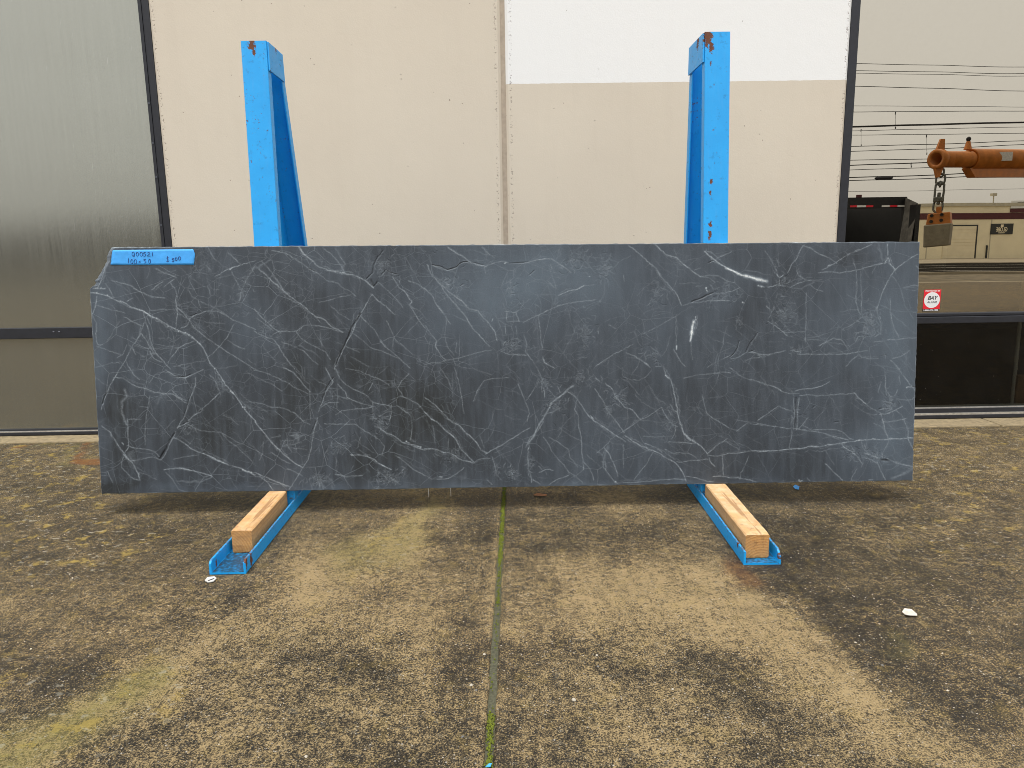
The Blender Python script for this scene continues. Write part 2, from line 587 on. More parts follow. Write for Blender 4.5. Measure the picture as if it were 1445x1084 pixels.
.7 .4 440,380 490,410 540,425
.7 .4 1230,400 1360,380
.7 .4 1340,210 1370,240
.8 .4 830,800 840,780 900,770
.8 .4 830,850 850,810 900,820
.8 .4 950,600 960,650 940,700
.8 .4 1000,680 1030,720
.8 .4 900,720 960,780
.9 .45 80,560 110,590 100,640
.9 .5 90,690 140,720 180,750 240,800
.9 .45 200,830 240,840
.9 .8 0,380 50,395
.6 .3 240,775 400,775
J
1 .5 0,115 60,140 130,155 200,190 250,210 340,212
.8 .4 360,230 460,232 600,230 700,220 810,215
.8 .45 320,190 380,170 450,175 540,150 600,115
1.2 .65 820,215 850,255 905,295
.7 .4 905,295 970,340 1035,380
d4 .6 320,260 318,350 315,500
.9 .45 345,260 335,350 335,450 325,515
.9 .4 300,260 305,400 300,510
.7 .4 345,510 380,480 420,425
.7 .4 280,400 300,430
.9 .5 0,465 80,485 180,495 260,515 340,515 420,530 540,545 640,580 760,605
.8 .4 380,490 460,525 560,520 660,520 720,545 760,580 800,600
.6 .35 570,560 690,600
1.4 .65 0,705 100,700 240,690 370,680 480,665 600,650 700,640 780,620 860,608 960,605 1100,598 1200,597 1330,595
2 .9 1110,597 1140,595
2 .8 850,608 870,608
.7 .4 285,530 280,600 265,680
1.3 .5 700,640 740,680 800,710 840,750 875,800
.9 .5 790,660 850,730
.7 .45 880,630 890,680 930,720 990,750 1030,770
.7 .4 900,640 920,690
1.8 .5 910,720 980,745 1030,770
d5 .7 1040,780 1110,785
1.8 .55 1100,770 1160,800 1230,820 1310,830
.9 .5 1010,800 1040,860 1075,940
.7 .45 890,760 950,770 1010,800
.7 .4 1100,620 1080,680 1040,745
.9 .5 575,815 630,875 710,950
.6 .3 570,700 600,750 640,810
.6 .4 835,860 810,910 790,950
1.5 .55 1040,390 1060,460 1080,530 1100,590
1 .55 1040,390 1100,380 1150,360 1215,325
.8 .5 1060,460 1150,450 1250,430
.9 .45 1170,360 1220,400 1250,470 1275,530 1270,590 1290,640 1325,710
.8 .5 1040,345 1130,345
.8 .45 1060,285 1130,290
d2 .5 1020,350 1050,340
.8 .5 1190,0 1230,50 1280,120 1310,155 1335,200
1 .8 1265,157 1310,157
d1.5 1 1310,155 1340,155
.7 .4 1075,30 1085,150 1090,220
.7 .35 1050,110 1020,210
.8 .4 1100,210 1120,240 1160,235 1180,190
.6 .35 1170,260 1310,265
.6 .35 1160,290 1170,330
.6 .35 1200,60 1205,140
.6 .35 1310,265 1330,240
.7 .4 0,440 90,370 170,315 280,360
.6 .35 930,380 980,395 1000,390
.6 .35 990,470 1040,490 1080,530
1.8 .95 345,955 375,955
.8 .5 415,930 440,955
5 .18 1150,930 1250,890 1320,850
d2 .5 460,340 480,320
d2 .4 640,460 680,455
1.4 .7 935,948 975,946
"""
# ------------------------------------------------------------------ materials
def vlen(t, v, p):
    o = t.n('VectorMath', operation='DISTANCE'); t.put(o.inputs[0], v); o.inputs[1].default_value = p
    return o.outputs['Value']

def mat_slab():
    t = NT('soapstone')
    a = t.sep(t.attr('stone').outputs['Vector'])            # vein, crack, tone
    P = t.obj()
    warp = t.n('VectorMath', operation='ADD'); t.put(warp.inputs[0], P)
    sc = t.n('VectorMath', operation='SCALE'); t.put(sc.inputs[0], t.noise(9, 3, vec=P, out=1)); sc.inputs['Scale'].default_value = .022
    t.put(warp.inputs[1], sc.outputs[0])
    sk = t.map((1, 1, 1.25), (0, 0, 0), (0, .62, 0), warp.outputs[0])
    h1 = t.mul(t.ramp(t.vor(8.5, 'DISTANCE_TO_EDGE', vec=sk), 0, .013, 1, 0), t.ramp(t.noise(5, 3), .38, .6))
    h2 = t.mul(t.ramp(t.vor(21, 'DISTANCE_TO_EDGE', vec=sk), 0, .028, 1, 0), t.ramp(t.noise(7, 3, vec=t.map((1, 1, 1), (4, 1, 2))), .46, .66))
    h3 = t.mul(t.ramp(t.vor(46, 'DISTANCE_TO_EDGE', vec=warp.outputs[0]), 0, .05, 1, 0), t.ramp(t.noise(9, 3, vec=t.map((1, 1, 1), (8, 3, 5))), .54, .72))
    hair = t.mul(t.math('MAXIMUM', h1, t.math('MAXIMUM', t.mul(h2, .8), t.mul(h3, .6))), t.ramp(t.noise(120, 2), .3, .6, .4, 1))
    ps = t.sep(P); hair = t.mul(hair, t.ramp(t.math('MULTIPLY_ADD', ps[2], .6, ps[0]), -.1, .55, 1, .55))
    cloud = t.noise(7, 6, .62, vec=t.map((1, 1, .55)))
    smear = t.noise(1, 4, .6, vec=t.map((55, 55, 5)))
    fine = t.noise(420, 3, .6)
    base = t.cramp(t.math('MULTIPLY_ADD', t.add(cloud, -.5), .62, a[2]),
                   [(.0, (.019, .0215, .0225)), (.32, (.0345, .0415, .0505)), (.56, (.0555, .0695, .0865)), (1, (.097, .127, .157))])
    base = t.mix(t.mul(t.ramp(smear, .42, .75), .3), base, (.105, .125, .15))
    base = t.mix(t.mul(t.ramp(fine, .35, .7), .14), base, (.02, .024, .03))
    base = t.mix(t.mul(hair, .36), base, (.27, .31, .345))
    v = t.mul(a[0], t.mul(t.ramp(t.noise(210, 2, .6), .32, .62, .5, 1.2), t.ramp(t.noise(45, 3, .6), .3, .6, .65, 1.15)))
    base = t.mix(t.math('MINIMUM', v, 1.), base, t.mix(t.ramp(a[0], .45, .95), (.46, .52, .565), (.74, .76, .74)))
    base = t.mix(t.math('MINIMUM', t.mul(a[1], .95), 1.), base, (.011, .013, .016))
    h = t.math('MULTIPLY_ADD', t.noise(260, 4, .7), .5, t.add(t.mul(a[0], .25), t.mul(a[1], -1.2)))
    t.bump(h, .0016, .7)
    t.b.inputs['Specular IOR Level'].default_value = .35
    return t.set(Base_Color=base, Roughness=t.ramp(cloud, .3, .7, .62, .5))

def mat_concrete():
    t = NT('old_concrete')
    a = t.sep(t.attr('stain').outputs['Vector'])            # dry/light, lichen, green or rust
    P = t.obj()
    n1 = t.noise(300, 3, .75); n2 = t.noise(62, 4, .65); n3 = t.noise(6.5, 5, .6)
    broom = t.noise(1, 3, .6, vec=t.map((170, 5, 1), rot=(0, 0, .0245)))
    v = t.math('MULTIPLY_ADD', t.add(n1, -.5), 3.1, .53)
    v = t.math('MULTIPLY_ADD', t.add(n2, -.5), 1.25, v)
    v = t.math('MULTIPLY_ADD', t.add(n3, -.5), .6, v)
    v = t.math('MULTIPLY_ADD', t.add(t.noise(15, 4, .62, vec=t.map((1, .8, 1), (2, 5, 0))), -.5), .75, v)
    v = t.math('MULTIPLY_ADD', t.add(broom, -.5), .3, v)
    v = t.math('MULTIPLY_ADD', t.add(a[0], -.5), .58, v)
    base = t.cramp(v, [(.08, (.0115, .009, .0058)), (.33, (.0295, .0228, .0132)), (.51, (.077, .058, .031)), (.68, (.168, .122, .059)), (.96, (.285, .21, .105))])
    # exposed grains: pale and dark grit
    vc = t.n('TexVoronoi', feature='F1'); t.put(vc.inputs['Vector'], P); vc.inputs['Scale'].default_value = 170
    rnd = t.sep(vc.outputs['Color'])
    grain = t.mul(t.ramp(vc.outputs['Distance'], .22, .36, 1, 0), t.math('GREATER_THAN', rnd[0], .915))
    gcol = t.mix(rnd[1], (.46, .42, .36), (.24, .2, .15))
    base = t.mix(t.mul(grain, .75), base, gcol)
    v2 = t.n('TexVoronoi', feature='F1'); t.put(v2.inputs['Vector'], P); v2.inputs['Scale'].default_value = 390
    g2 = t.mul(t.ramp(v2.outputs['Distance'], .25, .4, 1, 0), t.math('GREATER_THAN', t.sep(v2.outputs['Color'])[0], .93))
    base = t.mix(t.mul(g2, .6), base, (.40, .36, .27))
    pit = t.mul(t.ramp(vc.outputs['Distance'], .3, .45, 1, 0), t.math('LESS_THAN', rnd[0], .16))
    base = t.mix(t.mul(pit, .7), base, (.018, .016, .013))
    # lichen: mustard-yellow and pale crusts
    li = t.ramp(t.add(t.noise(17, 5, .65), t.mul(t.add(n1, -.5), .3)), .56, .64)
    base = t.mix(t.mul(t.mul(li, a[1]), .75), base, t.mix(n2, (.2, .155, .045), (.4, .27, .055)))
    pal = t.mul(t.ramp(t.noise(38, 3, .6, vec=t.map((1, 1.25, 1), (3, 7, 0))), .6, .66), a[1])
    base = t.mix(t.mul(pal, .55), base, (.34, .32, .255))
    gr = t.mul(t.ramp(a[2], .5, 1), t.ramp(n2, .3, .6, .3, 1))
    base = t.mix(t.mul(gr, .6), base, (.16, .14, .035))
    ru = t.mul(t.ramp(a[2], .5, 0), t.ramp(n2, .3, .6, .4, 1))
    base = t.mix(t.mul(ru, .8), base, (.17, .062, .012))
    h = t.add(t.mul(n1, .7), t.mul(t.add(broom, t.mul(pit, -1.6)), .5))
    t.bump(t.add(h, t.mul(grain, .4)), .0035, .85)
    t.b.inputs['Specular IOR Level'].default_value = .3
    return t.set(Base_Color=base, Roughness=t.ramp(v, .2, .7, .55, .85))

def mat_wall():
    t = NT('painted_concrete')
    P = t.obj(); p = t.sep(P)
    wob = t.mul(t.add(t.noise(40, 2), -.5), .004)
    white = t.math('MULTIPLY', t.math('GREATER_THAN', t.add(p[2], wob), 1.488), t.math('GREATER_THAN', p[0], .02))
    cloud = t.noise(1.6, 5, .6)
    beige = t.mix(t.ramp(cloud, .35, .65), (.635, .562, .457), (.665, .592, .482))
    col = t.mix(white, beige, (.84, .835, .815))
    # bug holes, singly and in loose clusters
    vc = t.n('TexVoronoi', feature='F1'); t.put(vc.inputs['Vector'], P); vc.inputs['Scale'].default_value = 75
    rnd = t.sep(vc.outputs['Color'])
    clus = t.ramp(t.noise(5.5, 3, .6), .5, .72, .985, .87)
    rad = t.mul(t.add(rnd[1], .3), .16)
    hole = t.mul(t.math('LESS_THAN', vc.outputs['Distance'], rad), t.math('GREATER_THAN', rnd[0], clus))
    # chipped line along the panel edges
    edge = None
    for X in (-1.4243 + .017, .006 - .010, .0482 + .010, 1.4847 - .014):
        d = t.math('ABSOLUTE', t.add(p[0], -X)); e = t.ramp(d, .002, .0075, 1, 0)
        edge = e if edge is None else t.math('MAXIMUM', edge, e)
    ch = t.mul(edge, t.ramp(t.noise(110, 2, .7), .56, .62))
    hole = t.math('MAXIMUM', hole, ch)
    col = t.mix(t.mul(hole, .62), col, (.17, .125, .1))
    roll = t.noise(190, 3, .6, vec=t.map((1, 1, 1.0)))
    orange = t.noise(26, 4, .6)
    col = t.mix(t.mul(t.ramp(t.noise(3, 4, .65, vec=t.map((5, 5, .5))), .5, .8), t.math('MULTIPLY_ADD', white, -.05, .07)), col, (.35, .29, .23))
    t.bump(t.add(t.add(t.mul(roll, .35), t.mul(orange, .4)), t.mul(hole, -1.2)), .0022, .55)
    t.b.inputs['Specular IOR Level'].default_value = .3
    return t.set(Base_Color=col, Roughness=.62)

def mat_blue(name, spots, chip=.66):
    """painted steel; spots = (point in the object's space, radius) where the paint has gone to rust"""
    t = NT(name); P = t.obj()
    nz = t.noise(120, 5, .7); big = t.noise(14, 4, .6)
    col = t.mix(t.ramp(big, .35, .7), (.005, .315, .74), (.008, .35, .80))
    streak = t.noise(1, 4, .6, vec=t.map((90, 90, 4)))
    col = t.mix(t.mul(t.ramp(streak, .55, .75), .18), col, (.09, .36, .72))
    col = t.mix(t.mul(t.ramp(t.noise(60, 4, .7), .58, .68), .35), col, (.006, .10, .26))
    m = t.ramp(t.add(nz, t.mul(t.add(big, -.5), .35)), chip, chip + .03)
    for q, r in spots:
        o = t.n('VectorMath', operation='MULTIPLY'); t.put(o.inputs[0], P); o.inputs[1].default_value = (1, 1, .5)
        d = vlen(t, o.outputs[0], (q[0], q[1], q[2] * .5))
        m = t.math('MAXIMUM', m, t.ramp(t.add(t.mul(d, -1 / r), t.mul(t.add(nz, -.5), 2.6)), -.75, -.6))
    pz = t.sep(P)[2]; N = t.sep(t.n('NewGeometry').outputs['Normal'])
    grime = t.mul(t.mul(t.ramp(N[2], .6, .9), t.ramp(pz, .03, .012)), t.ramp(t.add(nz, t.mul(big, .5)), .58, .80))
    floor_ = t.mul(t.ramp(N[2], .6, .9), t.ramp(pz, .02, .012)); col = t.mix(t.mul(floor_, .6), col, (.006, .11, .24))
    worn = t.mul(t.mul(t.ramp(pz, .0345, .0365), t.ramp(pz, .045, .04)), t.ramp(nz, .44, .56))
    col = t.mix(t.mul(worn, .75), col, (.10, .075, .055)); col = t.mix(t.mul(grime, .85), col, (.012, .018, .022))
    rust = t.mix(nz, (.05, .016, .008), (.19, .062, .024))
    col = t.mix(m, col, rust)
    t.bump(t.add(t.mul(m, -1), t.mul(t.noise(240, 2), .25)), .0008, .7)
    return t.set(Base_Color=col, Roughness=t.add(t.mul(m, .35), t.ramp(big, .3, .7, .38, .5)))

def mat_wood(off, tone):
    t = NT('sawn_timber'); P = t.obj(); p = t.sep(t.map((1, 1, 1), off))
    wob = t.noise(9, 3, .5, vec=t.map((1, .25, 1)))
    x = t.math('MULTIPLY_ADD', wob, .012, p[0]); z = t.math('MULTIPLY_ADD', wob, .012, p[2])
    r = t.math('SQRT', t.add(t.mul(x, x), t.mul(z, z)))
    ring = t.math('FRACT', t.mul(r, 145)); ring = t.mul(ring, ring)
    fib = t.noise(1, 4, .65, vec=t.map((420, 16, 420)))
    saw = t.noise(1, 3, .6, vec=t.map((14, 150, 40), rot=(0, 0, .25)))
    c = t.mix(ring, (.58, .295, .085), (.40, .165, .036))
    c = t.mix(t.mul(t.ramp(fib, .4, .7), .4), c, (.62, .40, .2))
    c = t.mix(t.mul(t.ramp(saw, .54, .68), .55), c, (.20, .09, .03))
    N = t.sep(t.n('NewGeometry').outputs['Normal'])
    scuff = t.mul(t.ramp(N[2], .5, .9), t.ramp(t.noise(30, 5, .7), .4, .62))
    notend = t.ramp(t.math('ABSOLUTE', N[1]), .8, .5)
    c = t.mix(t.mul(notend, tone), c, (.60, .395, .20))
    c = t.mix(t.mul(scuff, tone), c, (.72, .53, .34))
    crk = t.mul(t.ramp(t.noise(1, 3, .6, vec=t.map((60, 3, 60), (2, 1, 4))), .62, .66), notend)
    c = t.mix(t.mul(crk, .6), c, (.2, .09, .03))
    dirt = t.ramp(t.noise(45, 5, .7), .58, .72)
    grey = t.ramp(t.noise(16, 5, .7, vec=t.map((1, .5, 1), (1, 2, 3))), .45, .7)
    c = t.mix(t.mul(grey, .45), c, (.27, .165, .09))
    c = t.mix(t.mul(dirt, .55), c, (.10, .05, .022))
    vein = t.ramp(t.noise(1, 4, .7, vec=t.map((95, 5, 95), (7, 2, 1))), .6, .7)
    c = t.mix(t.mul(vein, .4), c, (.33, .13, .05))
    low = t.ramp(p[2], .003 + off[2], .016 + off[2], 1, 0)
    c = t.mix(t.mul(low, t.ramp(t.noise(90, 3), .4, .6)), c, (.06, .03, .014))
    t.bump(t.add(t.mul(fib, .5), t.add(t.mul(saw, .5), t.mul(ring, .2))), .0018, .7)
    return t.set(Base_Color=c, Roughness=.72)

def mat_film():
    t = NT('streaked_film_glass')
    s1 = t.noise(1, 3, .6, vec=t.map((420, 1, 9))); s2 = t.noise(1, 4, .6, vec=t.map((70, 1, 1.4))); big = t.noise(2.5, 4)
    mix = t.add(t.mul(s1, .55), t.mul(s2, .45))
    col = t.mix(t.ramp(mix, .3, .7), (.305, .302, .258), (.34, .336, .288))
    col = t.mix(t.mul(t.ramp(big, .45, .75), .12), col, (.3, .29, .24))
    scr = t.mul(t.ramp(t.noise(1, 2, .5, vec=t.map((300, 1, 14), (5, 0, 2))), .72, .76), .22)
    col = t.mix(scr, col, (.7, .7, .65))
    t.bump(s1, .0005, .5)
    return t.set(Base_Color=col, Metallic=.8, Roughness=t.ramp(mix, .3, .7, .11, .16))

def mat_mirror_glass(name, tint, reflect):
    """coated pane: part mirror, part window"""
    t = NT(name); g = t.n('BsdfGlossy'); g.inputs['Color'].default_value = (*tint, 1); g.inputs['Roughness'].default_value = .004
    tr = t.n('BsdfTransparent'); tr.inputs['Color'].default_value = (.55, .52, .45, 1)
    mx = t.n('MixShader')
    du = t.ramp(t.noise(60, 5, .7), .3, .8, reflect - .01, reflect + .02)
    t.put(mx.inputs[0], du); t.t.links.new(tr.outputs[0], mx.inputs[1]); t.t.links.new(g.outputs[0], mx.inputs[2])
    b = t.n('Bump'); t.put(b.inputs['Height'], t.noise(2.2, 1, .4)); b.inputs['Distance'].default_value = .002; b.inputs['Strength'].default_value = .12
    t.t.links.new(b.outputs[0], g.inputs['Normal'])
    t.t.links.new(mx.outputs[0], t.out.inputs['Surface']); return t.m

def mat_dark_glass():
    t = NT('dusty_clear_glass'); g = t.n('BsdfGlossy'); g.inputs['Color'].default_value = (1, 1, 1, 1); g.inputs['Roughness'].default_value = .01
    tr = t.n('BsdfTransparent'); tr.inputs['Color'].default_value = (.34, .34, .33, 1)
    df = t.n('BsdfDiffuse'); df.inputs['Color'].default_value = (.4, .38, .34, 1)
    mx = t.n('MixShader'); mx.inputs[0].default_value = .035
    t.t.links.new(tr.outputs[0], mx.inputs[1]); t.t.links.new(g.outputs[0], mx.inputs[2])
    vc = t.n('TexVoronoi'); t.put(vc.inputs['Vector'], t.obj()); vc.inputs['Scale'].default_value = 55
    sp = t.mul(t.ramp(vc.outputs['Distance'], .05, .11, 1, 0), t.math('GREATER_THAN', t.sep(vc.outputs['Color'])[0], .8))
    sp = t.mul(sp, t.ramp(t.noise(4, 2), .4, .65))
    film = t.ramp(t.noise(7, 5, .7), .5, .85, .0, .02)
    m2 = t.n('MixShader'); t.put(m2.inputs[0], t.add(t.mul(sp, .6), film))
    t.t.links.new(mx.outputs[0], m2.inputs[1]); t.t.links.new(df.outputs[0], m2.inputs[2])
    t.t.links.new(m2.outputs[0], t.out.inputs['Surface']); return t.m

def mat_clear():
    t = NT('glass_edge'); tr = t.n('BsdfTransparent'); tr.inputs['Color'].default_value = (.8, .82, .78, 1)
    t.t.links.new(tr.outputs[0], t.out.inputs['Surface']); return t.m

def mat_asphalt():
    t = NT('asphalt'); n = t.noise(2, 5); f = t.noise(90, 3)
    c = t.mix(t.ramp(n, .35, .7), (.012, .011, .01), (.024, .021, .018)); c = t.mix(t.mul(f, .2), c, (.05, .046, .04)); t.b.inputs['Specular IOR Level'].default_value = 0
    return t.set(Base_Color=c, Roughness=.9)

M = dict(slab=mat_slab(), conc=mat_concrete(), wall=mat_wall(), film=mat_film(), asphalt=mat_asphalt(), clear=mat_clear(),
         mirror=mat_mirror_glass('coated_glass', (.53, .481, .396), .84), darkglass=mat_dark_glass())
M['frame'] = plain('dark_anodised', (.0125, .0135, .0185), .5, .0, .25, 60)
M['bright'] = plain('worn_aluminium', (.52, .5, .46), .35, .6, .2, 80)
M['sealant'] = plain('sealant', (.43, .355, .275), .8, 0, .12, 50, .0006)
M['tape'] = plain('blue_tape', (.045, .33, .78), .55, 0, .08, 60, .0003)
M['ink'] = plain('ball_pen_ink', (.012, .05, .21), .5, 0, .2, 90)
M['red'] = plain('sticker_red', (.75, .012, .028), .4, 0, .05, 60)
M['white'] = plain('sticker_white', (.8, .8, .79), .45, 0, .03, 60)
M['black'] = plain('sticker_black', (.012, .012, .014), .5, 0, .2, 60)
M['grey'] = plain('print_grey', (.06, .065, .08), .5, 0, .2, 60)
M['room'] = plain('dim_room', (.007, .0068, .0065), .9, 0, .3, 3)
M['pale_wall'] = plain('pale_board', (.62, .58, .5), .7, 0, .1, 5)
M['joint_dirt'] = plain('joint_dirt', (.085, .083, .050), .95, 0, .45, 160, .002)
M['moss'] = plain('moss', (.105, .125, .006), .9, 0, .45, 220)
M['paper'] = plain('torn_paper', (.52, .475, .41), .8, 0, .12, 90, .0006)
M['plastic'] = plain('white_plastic', (.55, .54, .51), .4, 0, .08, 90)
M['pebble'] = plain('pale_pebble', (.40, .36, .29), .7, 0, .3, 140)
M['pebble_dark'] = plain('grey_pebble', (.13, .125, .115), .7, 0, .3, 140)
M['leaf'] = plain('dry_leaf', (.30, .13, .055), .8, 0, .25, 120)
M['thread'] = plain('pale_thread', (.7, .7, .68), .7, 0, .05, 90)
M['orange'] = plain('crane_orange', (.50, .165, .022), .45, 0, .22, 9, .0004)
M['chain'] = plain('galvanised_chain', (.16, .165, .15), .5, .6, .3, 30)
M['block'] = plain('grey_weight', (.25, .225, .165), .65, 0, .2, 14)
M['dumper'] = plain('black_steel', (.006, .006, .006), .6, 0, .4, 5)
M['gate'] = plain('worn_grey_steel', (.11, .105, .095), .65, 0, .5, 7)
M['tyre'] = plain('tyre_rubber', (.02, .02, .02), .9, 0, .2, 30)
M['far_wall'] = plain('tan_tilt_up_wall', (.84, .75, .53), .85, 0, .07, .7)
M['far_trim'] = plain('roof_trim', (.5, .46, .35), .8, 0, .1, 2)
M['maroon'] = plain('maroon_band', (.085, .018, .02), .7, 0, .1, 2)
M['roll_door'] = plain('roller_door', (.8, .71, .5), .6, 0, .06, 2)
M['sign_dark'] = plain('sign_charcoal', (.028, .03, .028), .6, 0, .1, 4)
M['dark_build'] = plain('dark_cladding', (.05, .046, .04), .85, 0, .3, 1)
M['wire'] = plain('cable_black', (.02, .02, .022), .8, 0, .1, 5)
M['pole'] = plain('timber_pole', (.12, .08, .05), .9, 0, .3, 6)
M['verge'] = plain('gravel_verge', (.13, .105, .065), .95, 0, .5, 2.5)
M['walk'] = plain('far_concrete', (.28, .24, .17), .9, 0, .15, 1.5)
M['line'] = plain('road_paint', (.45, .42, .36), .8, 0, .2, 3)
M['plank'] = plain('brown_board', (.2, .09, .03), .6, 0, .2, 12)
M['apron'] = plain('trowelled_concrete', (.24, .188, .108), .85, 0, .28, 55, .0015)

# ------------------------------------------------------------------ the ground
JX = lambda Y: -.0338 + .0245 * (np.asarray(Y, float) - 1.0)        # middle of the pavement joint
JH = .0078                                                          # half its width

def fbm(x, y, f, seed):
    r = np.random.default_rng(seed); o = np.zeros_like(x)
    for k in range(5):
        for _ in range(4):
            a = r.uniform(0, 2 * PI); ph = r.uniform(0, 6.28); fr = f * 1.9 ** k * r.uniform(.7, 1.3)
            o += np.sin((x * math.cos(a) + y * math.sin(a)) * fr + ph) * .6 ** k / 4
    return o
STROKES = [  # stains on the concrete: outline points, half width, strength   (surveyed on the photograph)
 ([(615, 715), (595, 735), (550, 765)], 30, .45), ([(550, 765), (490, 800), (430, 840)], 40, .30),
 ([(430, 830), (350, 880), (230, 940), (120, 1000), (0, 1075)], 50, .30), ([(640, 830), (560, 850), (480, 860)], 60, .18),
 ([(300, 1080), (420, 960), (560, 900)], 55, .16), ([(560, 1000), (640, 980)], 45, .15),
 ([(860, 840), (960, 850), (1060, 880), (1170, 950), (1270, 1010), (1400, 1084)], 55, .40), ([(770, 790), (900, 830), (1030, 830)], 50, .27),
 ([(840, 1000), (920, 1020), (980, 1060)], 60, .36), ([(740, 880), (830, 880)], 45, .16), ([(840, 710), (940, 715)], 22, .2),
 ([(1110, 790), (1190, 870), (1290, 950), (1400, 1010)], 50, -.36), ([(1150, 740), (1300, 800), (1445, 880)], 90, -.22),
 ([(450, 935), (525, 945)], 19, -.5), ([(800, 930), (890, 935)], 20, -.18), ([(960, 935), (1050, 1000), (1100, 1084)], 34, -.27),
 ([(0, 740), (150, 735), (300, 770)], 75, -.2), ([(0, 940), (110, 950)], 40, -.3), ([(0, 1010), (60, 1000)], 25, -.25),
 ([(480, 760), (640, 760)], 35, -.16), ([(720, 745), (930, 770)], 38, -.26), ([(640, 900), (620, 960)], 45, -.17), ([(780, 1000), (820, 1020)], 40, -.2),
 ([(560, 1070), (660, 1050)], 40, -.22), ([(1300, 650), (1445, 680)], 60, -.1), ([(200, 1010), (300, 1000)], 40, .1), ([(0, 660), (120, 670)], 60, -.05)]
LICHEN = [([(0, 650), (120, 660), (130, 760)], 75, .9), ([(0, 740), (160, 760)], 50, .5), ([(1310, 640), (1440, 650)], 45, .85), ([(1290, 720), (1445, 760)], 60, .45),
          ([(0, 1060), (130, 1010), (230, 960)], 45, .9), ([(600, 720), (520, 790)], 30, .5), ([(0, 960), (40, 960)], 30, .6)]
GREEN = [([(0, 1075), (120, 1010), (220, 955)], 32, .5), ([(605, 722), (545, 770), (490, 800)], 26, .34), ([(60, 632), (120, 642)], 9, .3), ([(1290, 925), (1260, 890)], 14, .2)]
RUST = [([(118, 634), (137, 632)], 9, -.9), ([(30, 630), (60, 629)], 4, -.45), ([(1060, 812), (1090, 815)], 12, -.25)]
def seg_field(px, py, strokes, base):
    o = np.full(px.shape, base)
    for pts, wd, amp in strokes:
        d = np.full(px.shape, 1e9)
        for (ax, ay), (bx, by) in zip(pts[:-1], pts[1:]):
            vx, vy = bx - ax, by - ay
            tt = np.clip(((px - ax) * vx + (py - ay) * vy) / (vx * vx + vy * vy), 0, 1)
            d = np.minimum(d, np.hypot(px - ax - tt * vx, (py - ay - tt * vy) * 1.25))
        o = o + amp * np.exp(-(d / wd) ** 2 * .9)
    return o
def pavement(sign):
    off = np.concatenate([[0, .0015, .004, .008, .014], np.arange(.024, 2.7, .013), np.geomspace(2.8, 14, 18)])
    ys = np.concatenate([-np.geomspace(8.6, .2, 22), np.arange(.1, .75, .06), np.arange(.78, 3.32, .0125)])
    Yg, Og = np.meshgrid(ys, off, indexing='ij')
    X = JX(Yg) + sign * (JH + Og)
    near = np.clip(1 - np.abs(Og) / .02, 0, 1)
    chip = fbm(X * 0 + sign * 3, Yg, 40, 5) * .0022 * near
    X = X + sign * chip
    Z = fbm(X, Yg, 3, 21) * .0011 + fbm(X, Yg, 30, 22) * .0004 - .0042 * np.clip(1 - Og / .006, 0, 1) ** 2
    V = np.stack([X, Yg, Z], -1)
    ny, nx = Yg.shape
    i = np.arange(ny * nx).reshape(ny, nx)
    q = np.stack([i[:-1, :-1], i[:-1, 1:], i[1:, 1:], i[1:, :-1]], -1).reshape(-1, 4)
    if sign < 0: q = q[:, ::-1]
    v = V.reshape(-1, 3)
    px, py = to_px(v); ok = np.isfinite(px) & (px > -900) & (px < 2300) & (py < 1500)
    px = np.where(ok, px, -5000); py = np.where(ok, py, -5000)
    wx = px + 40 * fbm(v[:, 0], v[:, 1], 9, 31); wy = py + 24 * fbm(v[:, 0], v[:, 1], 9, 32)
    dry = seg_field(wx, wy, STROKES, .46) + .05 * fbm(v[:, 0], v[:, 1], 7, 33)
    sd = ((wx - 1040) * (1010 - 790) - (wy - 790) * (1300 - 1040)) / 340.6; al = ((wx - 1040) * 260 + (wy - 790) * 220) / 340.6
    dry = dry - .17 * np.tanh(sd / 16) * np.exp(-(sd / 130) ** 2) / (1 + np.exp(-(al + 20) / 25)) / (1 + np.exp((al - 380) / 50)) + .07 * fbm(v[:, 0], v[:, 1], 2.2, 41)
    dj = np.abs(v[:, 0] - JX(v[:, 1])) - JH
    dry = dry + (.22 * np.exp(-(dj / .012) ** 2) if sign < 0 else -.05 * np.exp(-(dj / .02) ** 2)) - .1 * np.exp(-((dj - .05) / .03) ** 2)
    st = np.stack([np.clip(dry, 0, 1), np.clip(seg_field(wx, wy, LICHEN, .16), 0, 1), np.clip(.5 + seg_field(wx, wy, GREEN, 0) + seg_field(wx, wy, RUST, 0), 0, 1)], -1)
    # the side of the slab down into the joint
    b = i[:, 0]; n0 = len(v); side = v[b].copy(); side[:, 2] = -.02
    k = np.arange(ny - 1); s = np.stack([b[:-1], b[1:], n0 + k + 1, n0 + k], -1)
    if sign < 0: s = s[:, ::-1]
    v = np.concatenate([v, side]); st = np.concatenate([st, np.repeat([[.3, .1, .5]], ny, 0)]); q = np.concatenate([q, s])
    me = bpy.data.meshes.new('pavement'); me.from_pydata(v.tolist(), [], q.tolist()); me.materials.append(M['conc'])
    at = me.attributes.new('stain', 'FLOAT_VECTOR', 'POINT'); at.data.foreach_set('vector', st.astype(np.float32).ravel())
    me.polygons.foreach_set('use_smooth', [True] * len(me.polygons)); me.update()
    o = bpy.data.objects.new('pavement', me); COL.objects.link(o); o['kind'] = 'structure'; return o
pavement(-1); pavement(1)
b = MB()
for y0, y1 in ((-8.6, 3.34),):
    rows = 60; L = []
    for k in range(rows + 1):
        y = y0 + (y1 - y0) * k / rows; x = float(JX(y)); zz = -.0065 + .0012 * math.sin(k * 2.3)
        L.append([(x - JH - .006, y, zz), (x + JH + .006, y, zz)])
    v = [p for r in L for p in r]; b.add(v, [(2 * k, 2 * k + 1, 2 * k + 3, 2 * k + 2) for k in range(rows)])
